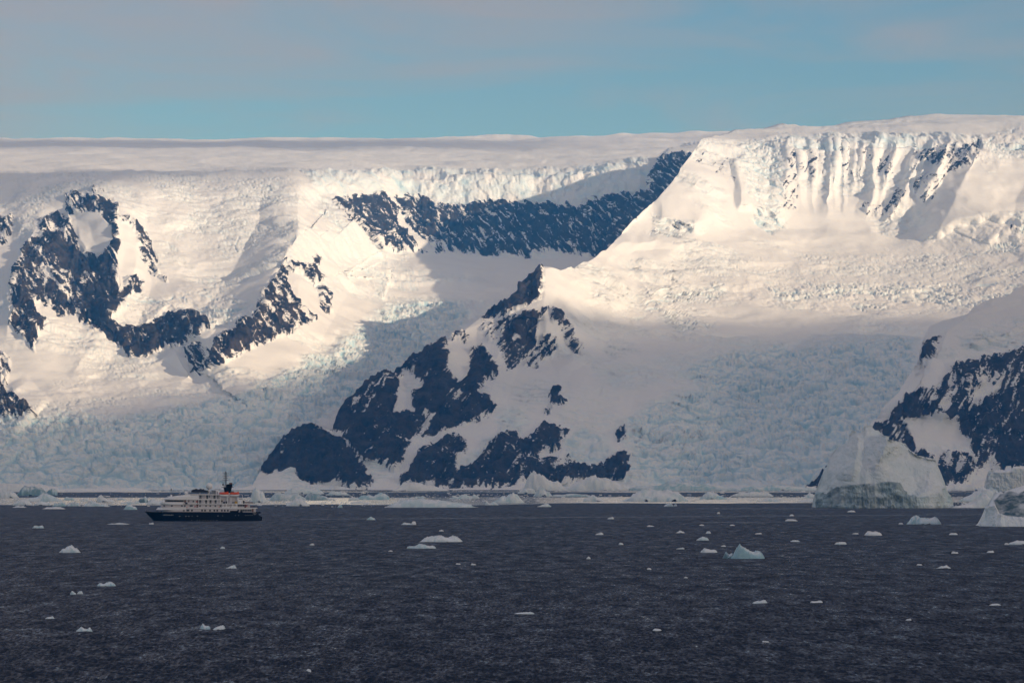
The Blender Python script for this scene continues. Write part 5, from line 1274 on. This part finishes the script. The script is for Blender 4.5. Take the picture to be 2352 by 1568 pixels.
    for px, py, w in ((1045, 494, 46), (1120, 492, 50), (1165, 498, 40)):
        bm = bmesh.new(); bmesh.ops.create_uvsphere(bm, u_segments=12, v_segments=6, radius=1); bmesh.ops.scale(bm, vec=(w * K / 2, 1.0, .38), verts=bm.verts); bmesh.ops.translate(bm, vec=(X(px), -3.0, Z(py + 4)), verts=bm.verts)
        obj("deck_canopy_hump", bm, M_DARK, root, True)
    obj("awning", prism([(X(905), -5), (X(1005), -5), (X(1005), 5), (X(905), 5)], Z(524), Z(518), None), M_WHITE, root)
    bm = bmesh.new()
    for px in (908, 1108):
        for y in (-5, 5): add_bar(bm, (X(px), y, Z(584)), (X(px), y, Z(520)), .09)
    obj("awning_posts", bm, M_WHITE, root)
    obj("deck_locker", box(X(1312), X(1376), -3, 3, Z(584), Z(518)), M_STEEL, root)
    obj("deck_house", box(X(1380), X(1436), -4, 4, Z(584), Z(516)), M_WHITE, root)
    obj("deck_house_door", box(X(1392), X(1408), -4.06, -3.9, Z(584), Z(540)), M_STEEL, root)
    bm = bmesh.new(); add_bar(bm, (X(1350), 0, Z(497)), (X(1480), 0, Z(492)), .1); add_bar(bm, (X(1440), 0, Z(520)), (X(1440), 0, Z(493)), .1)
    obj("boom", bm, M_DARK, root)
    # domes
    def dome(px, py, r, y, name):
        bm = bmesh.new(); bmesh.ops.create_uvsphere(bm, u_segments=24, v_segments=14, radius=r * K); bmesh.ops.translate(bm, vec=(X(px), y, Z(py)), verts=bm.verts)
        o = obj(name, bm, M_WHITE, root, True)
        bm = bmesh.new(); add_bar(bm, (X(px), y, Z(586)), (X(px), y, Z(py + r * .9)), r * K * .35, 10)
        p = obj("dome_pedestal", bm, M_WHITE, o)
    dome(1270, 445, 58, 0, "satellite_dome"); dome(874, 564, 29, -3.5, "satellite_dome")
    # funnel
    bm = bmesh.new()
    sec = [(1530, 1645, 2.2, 560), (1515, 1650, 2.3, 500), (1516, 1655, 2.4, 466)]
    rows = [[bm.verts.new((X(a), -w, Z(z))), bm.verts.new((X(b), -w, Z(z))), bm.verts.new((X(b), w, Z(z))), bm.verts.new((X(a), w, Z(z)))] for a, b, w, z in sec] if False else []
    for a, b, w, z in [(1530, 1638, 2.0, 590), (1530, 1640, 2.0, 535), (1516, 1652, 2.3, 466)]:
        rows.append([bm.verts.new((X(a), -w, Z(z))), bm.verts.new((X(b), -w, Z(z))), bm.verts.new((X(b), w, Z(z))), bm.verts.new((X(a), w, Z(z)))])
    for a, b in zip(rows[:-1], rows[1:]):
        for k in range(4): bm.faces.new((a[k], a[(k+1)%4], b[(k+1)%4], b[k]))
    bm.faces.new(rows[0][::-1]); bm.faces.new(rows[-1])
    fun = obj("funnel", bm, M_NAVY, root)
    obj("funnel_platform", box(X(1482), X(1684), -2.8, 2.8, Z(466), Z(459)), M_NAVY, fun)
    bm = bmesh.new()
    vs = [(X(1605), Z(459)), (X(1655), Z(459)), (X(1662), Z(384)), (X(1612), Z(384))]
    a = [bm.verts.new((x, -1.1, z)) for x, z in vs]; b = [bm.verts.new((x, 1.1, z)) for x, z in vs]
    for k in range(4): bm.faces.new((a[k], a[(k+1)%4], b[(k+1)%4], b[k]))
    bm.faces.new(a[::-1]); bm.faces.new(b)
    obj("exhaust_stack", bm, M_WOOD, fun)
    obj("stack_base", box(X(1565), X(1662), -1.6, 1.6, Z(459), Z(412)), M_NAVY, fun)
    obj("stack_platform", box(X(1580), X(1690), -1.5, 1.5, Z(412), Z(407)), M_NAVY, fun)
    # main mast
    bm = bmesh.new()
    for px in (1540, 1558): add_bar(bm, (X(px), 0, Z(459)), (X(px), 0, Z(200)), .26)
    add_bar(bm, (X(1540), 0, Z(200)), (X(1549), 0, Z(192)), .16); add_bar(bm, (X(1549), 0, Z(192)), (X(1558), 0, Z(200)), .26); add_bar(bm, (X(1549), 0, Z(192)), (X(1549), 0, Z(176)), .1)
    mast = obj("mast", bm, M_DARK, root)
    my = bpy.data.meshes.new("mast_yard"); q = bmesh.new(); add_bar(q, (-2.6, 0, 0), (2.2, 0, 0), .15); add_box(q, 1.9, 2.3, -.1, .1, -.2, .25); q.to_mesh(my); q.free(); my.materials.append(M_DARK)
    for py, sx in ((210, 1), (242, .85), (273, 1), (304, .85), (336, 1)):
        o = bpy.data.objects.new("mast_yard", my); COL.objects.link(o); o.parent = mast; o.location = (X(1549), 0, Z(py)); o.scale = (sx, 1, 1)
    bm = bmesh.new(); add_bar(bm, (X(1455), 0, Z(362)), (X(1556), 0, Z(364)), .1); add_bar(bm, (X(1505), 0, Z(366)), (X(1505), 0, Z(430)), .16); add_box(bm, X(1495), X(1516), -.4, .4, Z(430), Z(402))
    obj("radar_arm", bm, M_DARK, mast)
    bm = bmesh.new(); add_bar(bm, (X(1490), 0, Z(430)), (X(1580), 0, Z(430)), .14); add_bar(bm, (X(1520), 0, Z(459)), (X(1520), 0, Z(430)), .14)
    obj("mast_bracket", bm, M_DARK, mast)
    # foremast and bits on the wheelhouse roof
    bm = bmesh.new(); add_bar(bm, (X(622), 0, Z(630)), (X(622), 0, Z(490)), .14); add_bar(bm, (X(604), 0, Z(548)), (X(640), 0, Z(548)), .09); add_bar(bm, (X(600), 0, Z(590)), (X(648), 0, Z(590)), .09); add_box(bm, X(613), X(631), -.35, .35, Z(520), Z(488)); add_bar(bm, (X(658), -1, Z(628)), (X(658), -1, Z(470)), .05)
    fm = obj("foremast", bm, M_STEEL, root)
    obj("searchlight", box(X(568), X(582), -1.2, -.6, Z(606), Z(588)), M_DARK, fm); obj("radar_scanner", box(X(652), X(678), -.5, .5, Z(622), Z(590)), M_DARK, fm); obj("mast_house", box(X(612), X(640), -.8, .8, Z(640), Z(598)), M_WHITE, fm)
    for px, h in ((745, 16), (775, 14), (808, 12), (1045, 14)): obj("roof_fitting", box(X(px) - .2, X(px) + .2, -6.2, -5.8, Z(612), Z(612) + h * KZ * 1.6), M_STEEL, root)
    # boat deck: davits and aft works
    bm = bmesh.new()
    for px in (1452, 1572, 1632, 1752):
        add_box(bm, X(px - 5), X(px + 5), -7.4, -6.9, Z(742), Z(628)); add_box(bm, X(px - 4), X(px + 4), -7.4, -4.5, Z(632), Z(624)); add_bar(bm, (X(px), -7.1, Z(628)), (X(px + 6), -6.2, Z(560)), .12)
    obj("davits", bm, M_WHITE, root)
    obj("boat_deck_house", box(X(1446), X(1745), -5.6, 5.6, Z(742), Z(634)), M_WALL, root)
    obj("boat_deck_roof", box(X(1440), X(1760), -5.9, 5.9, Z(636), Z(628)), M_WHITE, root)
    win("window", 1480, 700, 20, 22, -5.62, M_GLASS)
    obj("engine_casing", box(X(1490), X(1660), -3, 3, Z(628), Z(560)), M_WHITE, root)
    obj("covered_gear", box(X(1625), X(1690), -3.5, 3.5, Z(628), Z(530)), M_TEAL, root)
    for px0, px1, m_, h in ((1500, 1532, M_NAVY, 28), (1545, 1575, M_DARK, 36), (1655, 1700, M_STEEL, 30), (1700, 1745, M_YEL, 38), (1838, 1866, M_NAVY, 52)): obj("deck_box", box(X(px0), X(px1), -6.9, -5.8, Z(742), Z(742) + h * KZ), m_, root)
    bm = bmesh.new(); add_bar(bm, (X(1832), -4, Z(742)), (X(1832), -4, Z(590)), .16); add_bar(bm, (X(1770), -4, Z(586)), (X(1832), -4, Z(590)), .12)
    obj("aft_post", bm, M_WHITE, root)
    obj("aft_awning", box(X(1770), X(1832), -5, 5, Z(664), Z(656)), M_DARK, root)
    obj("deck_table", box(X(1868), X(2005), -6.4, -3, Z(726), Z(718)), M_WOOD, root)
    bm = bmesh.new()
    for px in range(1880, 2010, 18): add_box(bm, X(px - 4), X(px + 4), -6.6, -6.2, Z(742), Z(710))
    obj("deck_chairs", bm, M_WOOD, root)["kind"] = "stuff"
    bm = bmesh.new()
    for px in (1498, 1555, 1665, 1725): add_box(bm, X(px - 8), X(px + 8), -7.4, -7.15, Z(816), Z(756))
    obj("deck_stanchions", bm, M_WHITE, root)
    obj("side_screen", box(X(1480), X(1615), -7.45, -7.3, Z(826), Z(796)), M_WHITE, root); obj("side_screen", box(X(1635), X(1745), -7.45, -7.3, Z(832), Z(790)), M_WHITE, root)
    for px in (885, 1430):
        bm = bmesh.new(); n_ = 14
        for k in range(n_):
            a0, a1 = k * 2 * math.pi / n_, (k + 1) * 2 * math.pi / n_
            add_bar(bm, (X(px) + .42 * math.cos(a0), -7.5, Z(818) + .5 + .42 * math.sin(a0)), (X(px) + .42 * math.cos(a1), -7.5, Z(818) + .5 + .42 * math.sin(a1)), .1, 5)
        obj("life_ring", bm, M_ORANGE, root)
    obj("side_locker", box(X(855), X(892), -7.55, -6.6, Z(755), Z(728)), M_DARK, root)
    # foredeck gear
    bm = bmesh.new(); add_box(bm, X(330), X(345), -1.5, -.9, 7.2, 7.75); add_box(bm, X(385), X(410), -1.2, .2, 7.2, 7.9); add_box(bm, X(455), X(468), -2.6, -2.1, 7.2, 8.0)
    obj("mooring_winches", bm, M_DARK, root)
    bm = bmesh.new(); add_bar(bm, (X(192), 0, 7.4), (X(192), 0, 9.4), .06); obj("jackstaff", bm, M_STEEL, root)
    # lifeboats: own things, hanging from the davits
    def lifeboat(px, label):
        r = bpy.data.objects.new("lifeboat", None); COL.objects.link(r)
        tag(r, label, "lifeboat", "lifeboats hung on the ship")
        bm = bmesh.new(); n_ = 13; L = 172 * K
        def secs(bot):
            rows = []
            for i in range(n_):
                t = i / (n_ - 1) * 2 - 1
                w = 1.6 * (1 - abs(t) ** 2.6) ** .6 + .05
                zk = -1.75 * (1 - abs(t) ** 3.5) if bot else 0
                if bot: pr = [(-1, .15 + .25 * t * t), (-.92, -.35 + (zk + .35) * .4), (-.5, zk * .85), (0, zk), (.5, zk * .85), (.92, -.35 + (zk + .35) * .4), (1, .15 + .25 * t * t)]
                else:
                    hz = 1.65 * (1 - abs(t) ** 4) ** .5 + .2; e = .15 + .25 * t * t + .02
                    pr = [(-1.0, e), (-.9, e + hz * .45), (-.55, e + hz * .92), (0, e + hz), (.55, e + hz * .92), (.9, e + hz * .45), (1.0, e)]
                rows.append([bm.verts.new((t * L / 2, y * w, z)) for y, z in pr])
            for a, b in zip(rows[:-1], rows[1:]):
                for k in range(6): bm.faces.new((a[k], b[k], b[k+1], a[k+1]))
                bm.faces.new((a[0], a[6], b[6], b[0]))
            bm.faces.new(rows[0]); bm.faces.new(rows[-1][::-1])
        secs(True); obj("boat_hull", bm, M_WHITE, r, True)
        bm = bmesh.new(); secs(False); obj("boat_canopy", bm, M_ORANGE, r, True)
        bm = bmesh.new(); add_box(bm, L * .28, L * .42, -.6, .6, 1.2, 2.5); obj("steering_hatch", bm, M_ORANGE, r)
        r.matrix_world = root_m @ Matrix.Translation((X(px), -6.6, Z(592)))
        return r
    bpy.context.view_layer.update()
    root_m = Matrix.Translation(root.location) @ root.rotation_euler.to_matrix().to_4x4()
    lifeboat(1514, "orange-topped white lifeboat hung under the ship's funnel, the forward one of two")
    lifeboat(1692, "orange-topped white lifeboat hung abaft the ship's funnel, beside the teal cover")
    # passengers at the stern rail
    def person(px, y, z, coat, label, rot):
        bm = bmesh.new()
        V_ = [(0,0,.95),(0,0,1.15),(0,0,1.38),(0,0,1.52),(0,.02,1.68),(.1,0,.9),(.11,.01,.5),(.11,0,.08),(.11,-.13,.04),(-.1,0,.9),(-.11,.01,.5),(-.11,0,.08),(-.11,-.13,.04),(.2,0,1.38),(.25,-.03,1.12),(.22,-.2,.98),(-.2,0,1.38),(-.25,-.03,1.12),(-.22,-.2,.98)]
        E_ = [(0,1),(1,2),(2,3),(3,4),(0,5),(5,6),(6,7),(7,8),(0,9),(9,10),(10,11),(11,12),(2,13),(13,14),(14,15),(2,16),(16,17),(17,18)]
        R_ = [.15,.15,.17,.07,.11,.11,.075,.055,.05,.11,.075,.055,.05,.085,.06,.045,.085,.06,.045]
        me = bpy.data.meshes.new("person"); me.from_pydata(V_, E_, [])
        o = bpy.data.objects.new("person", me); COL.objects.link(o)
        me.materials.append(coat)
        sm = o.modifiers.new("body", 'SKIN')
        for k, v in enumerate(me.skin_vertices[0].data): v.radius = (R_[k], R_[k]); v.use_root = (k == 0)
        ss = o.modifiers.new("smooth", 'SUBSURF'); ss.levels = 1; ss.render_levels = 1
        tag(o, label, "person")
        o.matrix_world = root_m @ Matrix.Translation((X(px), y, z)) @ Matrix.Rotation(rot, 4, 'Z')
    person(2026, -6.7, Z(816), simple("dark_coat", (.015, .016, .02), .8), "person in a dark coat standing at the ship's stern rail", .2)
    person(1994, -6.7, Z(816), simple("red_coat", (.28, .04, .03), .8), "person in a red jacket standing at the ship's stern rail", -.4)
build_ship()
# ------------------------------------------------------------------ out-of-frame clouds, shaped to shade sea and ice, and the haze
def build_shade_cloud():
    m = bpy.data.materials.new("shade_cloud"); m.use_nodes = True
    n, l = m.node_tree.nodes, m.node_tree.links
    n.clear()
    out = n.new("ShaderNodeOutputMaterial")
    tr = n.new("ShaderNodeBsdfTransparent")
    df = n.new("ShaderNodeBsdfDiffuse"); df.inputs[0].default_value = (0.8, 0.8, 0.82, 1)
    tl = n.new("ShaderNodeBsdfTranslucent"); tl.inputs[0].default_value = (0.6, 0.6, 0.62, 1)
    ad = n.new("ShaderNodeMixShader"); ad.inputs[0].default_value = 0.45
    mx = n.new("ShaderNodeMixShader"); at = n.new("ShaderNodeAttribute"); at.attribute_name = "cover"
    l.new(df.outputs[0], ad.inputs[1]); l.new(tl.outputs[0], ad.inputs[2])
    l.new(at.outputs["Fac"], mx.inputs[0]); l.new(tr.outputs[0], mx.inputs[1]); l.new(ad.outputs[0], mx.inputs[2])
    l.new(mx.outputs[0], out.inputs[0])
    x = np.linspace(-3000, 26000, 240); y = np.linspace(-24000, 19500, 420)
    X, Y = np.meshgrid(x, y)
    w = fbm(X / 1500, Y / 900, X * 0, 5, 5, 0.55)
    # unseen bank, shaped to shade the sea and the lower ice: it lies to the right, between us and the sun
    s = np.interp(X, CLOUD_EDGE[0], CLOUD_EDGE[1]) - Y + 650 * w          # >0 under the cloud
    k1 = 0.50 + 0.46 * sstep(10400, 11000, X)
    a = sstep(-200, 800, s) * k1 + sstep(1300, 3800, s) * (0.965 - k1)
    a *= sstep(5600, 7600, X + 500 * w)
    # a smaller patch added to dim the top left corner of the massif, and a thin one to dim the far plateau
    b_ = sstep(700, -200, np.abs(X - 4950) - 700 + 300 * w) * sstep(500, -300, np.abs(Y - 7900) - 900 + 300 * w) * 0.85
    far = sstep(1500, -800, np.abs(X - 1900) - 2600 + 1500 * w) * sstep(700, -700, np.abs(Y - 15100) - 1200 + 900 * w) * 0.85
    far = np.maximum(far, sstep(1200, -800, np.abs(X - 6000) - 1500 + 1200 * w) * sstep(700, -700, np.abs(Y - 16600) - 250 + 500 * w) * 0.4)
    a = np.maximum(np.maximum(a, b_), far)
    a *= np.clip(1 + 0.25 * w, 0, 1.1)
    a = np.minimum(np.clip(a, 0, 1), 0.90 + 0.065 * sstep(0, 1200, Y))
    a = 1 - np.sqrt(1 - a)                       # two faces of the shell share it
    s = 2500 * a
    th = 60 + 240 * sstep(-100, 2500, s)
    low = CLOUD_H + 50 * fbm(X / 900, Y / 900, X * 0, 8, 3)
    up = low + th * (0.6 + 0.4 * fbm(X / 1200, Y / 1200, X * 0, 12, 4))
    P = np.concatenate([np.stack([X, Y, low], -1), np.stack([X, Y, up], -1)[::-1]], 0)
    A = np.concatenate([a, a[::-1]], 0)
    keep = np.ones((P.shape[0] - 1, P.shape[1] - 1), bool)
    keep &= (np.maximum(np.maximum(A[:-1, :-1], A[1:, 1:]), np.maximum(A[1:, :-1], A[:-1, 1:])) > 0.004)
    o = grid_mesh("shade_cloud", P, m, {"cover": A}, keep)
    tag(o, kind="structure")
    return o
CLOUD_H = 3300.0
CLOUD_EDGE = ([-30000, 7000, 9200, 10200, 10500, 10800, 11200, 12200, 16000, 40000], [900, 900, 1100, 1700, 2700, 4300, 5000, 5200, 5100, 4600])
shade_cloud = build_shade_cloud()

def build_haze():
    lo = np.array([1e9] * 3); hi = -lo
    for o in SC.objects:
        if o.type != 'MESH' or o.name.startswith(("shade_cloud", "haze")): continue
        c = np.empty(len(o.data.vertices) * 3, np.float32); o.data.vertices.foreach_get("co", c)
        c = c.reshape(-1, 3)
        if o.parent is None and o.matrix_basis == Matrix.Identity(4):
            lo = np.minimum(lo, c.min(0)); hi = np.maximum(hi, c.max(0))
    lo -= (400, 400, 1); hi += (400, 400, 12)
    bm = bmesh.new(); bmesh.ops.create_cube(bm, size=1.0)
    for vv in bm.verts:
        vv.co = Vector([float(lo[k] if vv.co[k] < 0 else hi[k]) for k in range(3)])
    me = bpy.data.meshes.new("haze"); bm.to_mesh(me); bm.free()
    m = bpy.data.materials.new("haze"); m.use_nodes = True
    n, l = m.node_tree.nodes, m.node_tree.links
    n.clear()
    out = n.new("ShaderNodeOutputMaterial"); pv = n.new("ShaderNodeVolumePrincipled")
    pv.inputs["Color"].default_value = HAZE_COLOR; pv.inputs["Absorption Color"].default_value = (1, 1, 1, 1)
    pv.inputs["Density"].default_value = HAZE; pv.inputs["Anisotropy"].default_value = 0.0
    l.new(pv.outputs[0], out.inputs["Volume"])
    me.materials.append(m)
    o = bpy.data.objects.new("haze", me); COL.objects.link(o)
    tag(o, kind="stuff")
    print("haze box", lo, hi)
HAZE = 3.7e-5
HAZE_COLOR = (0.07, 0.40, 1.0, 1)
build_haze()
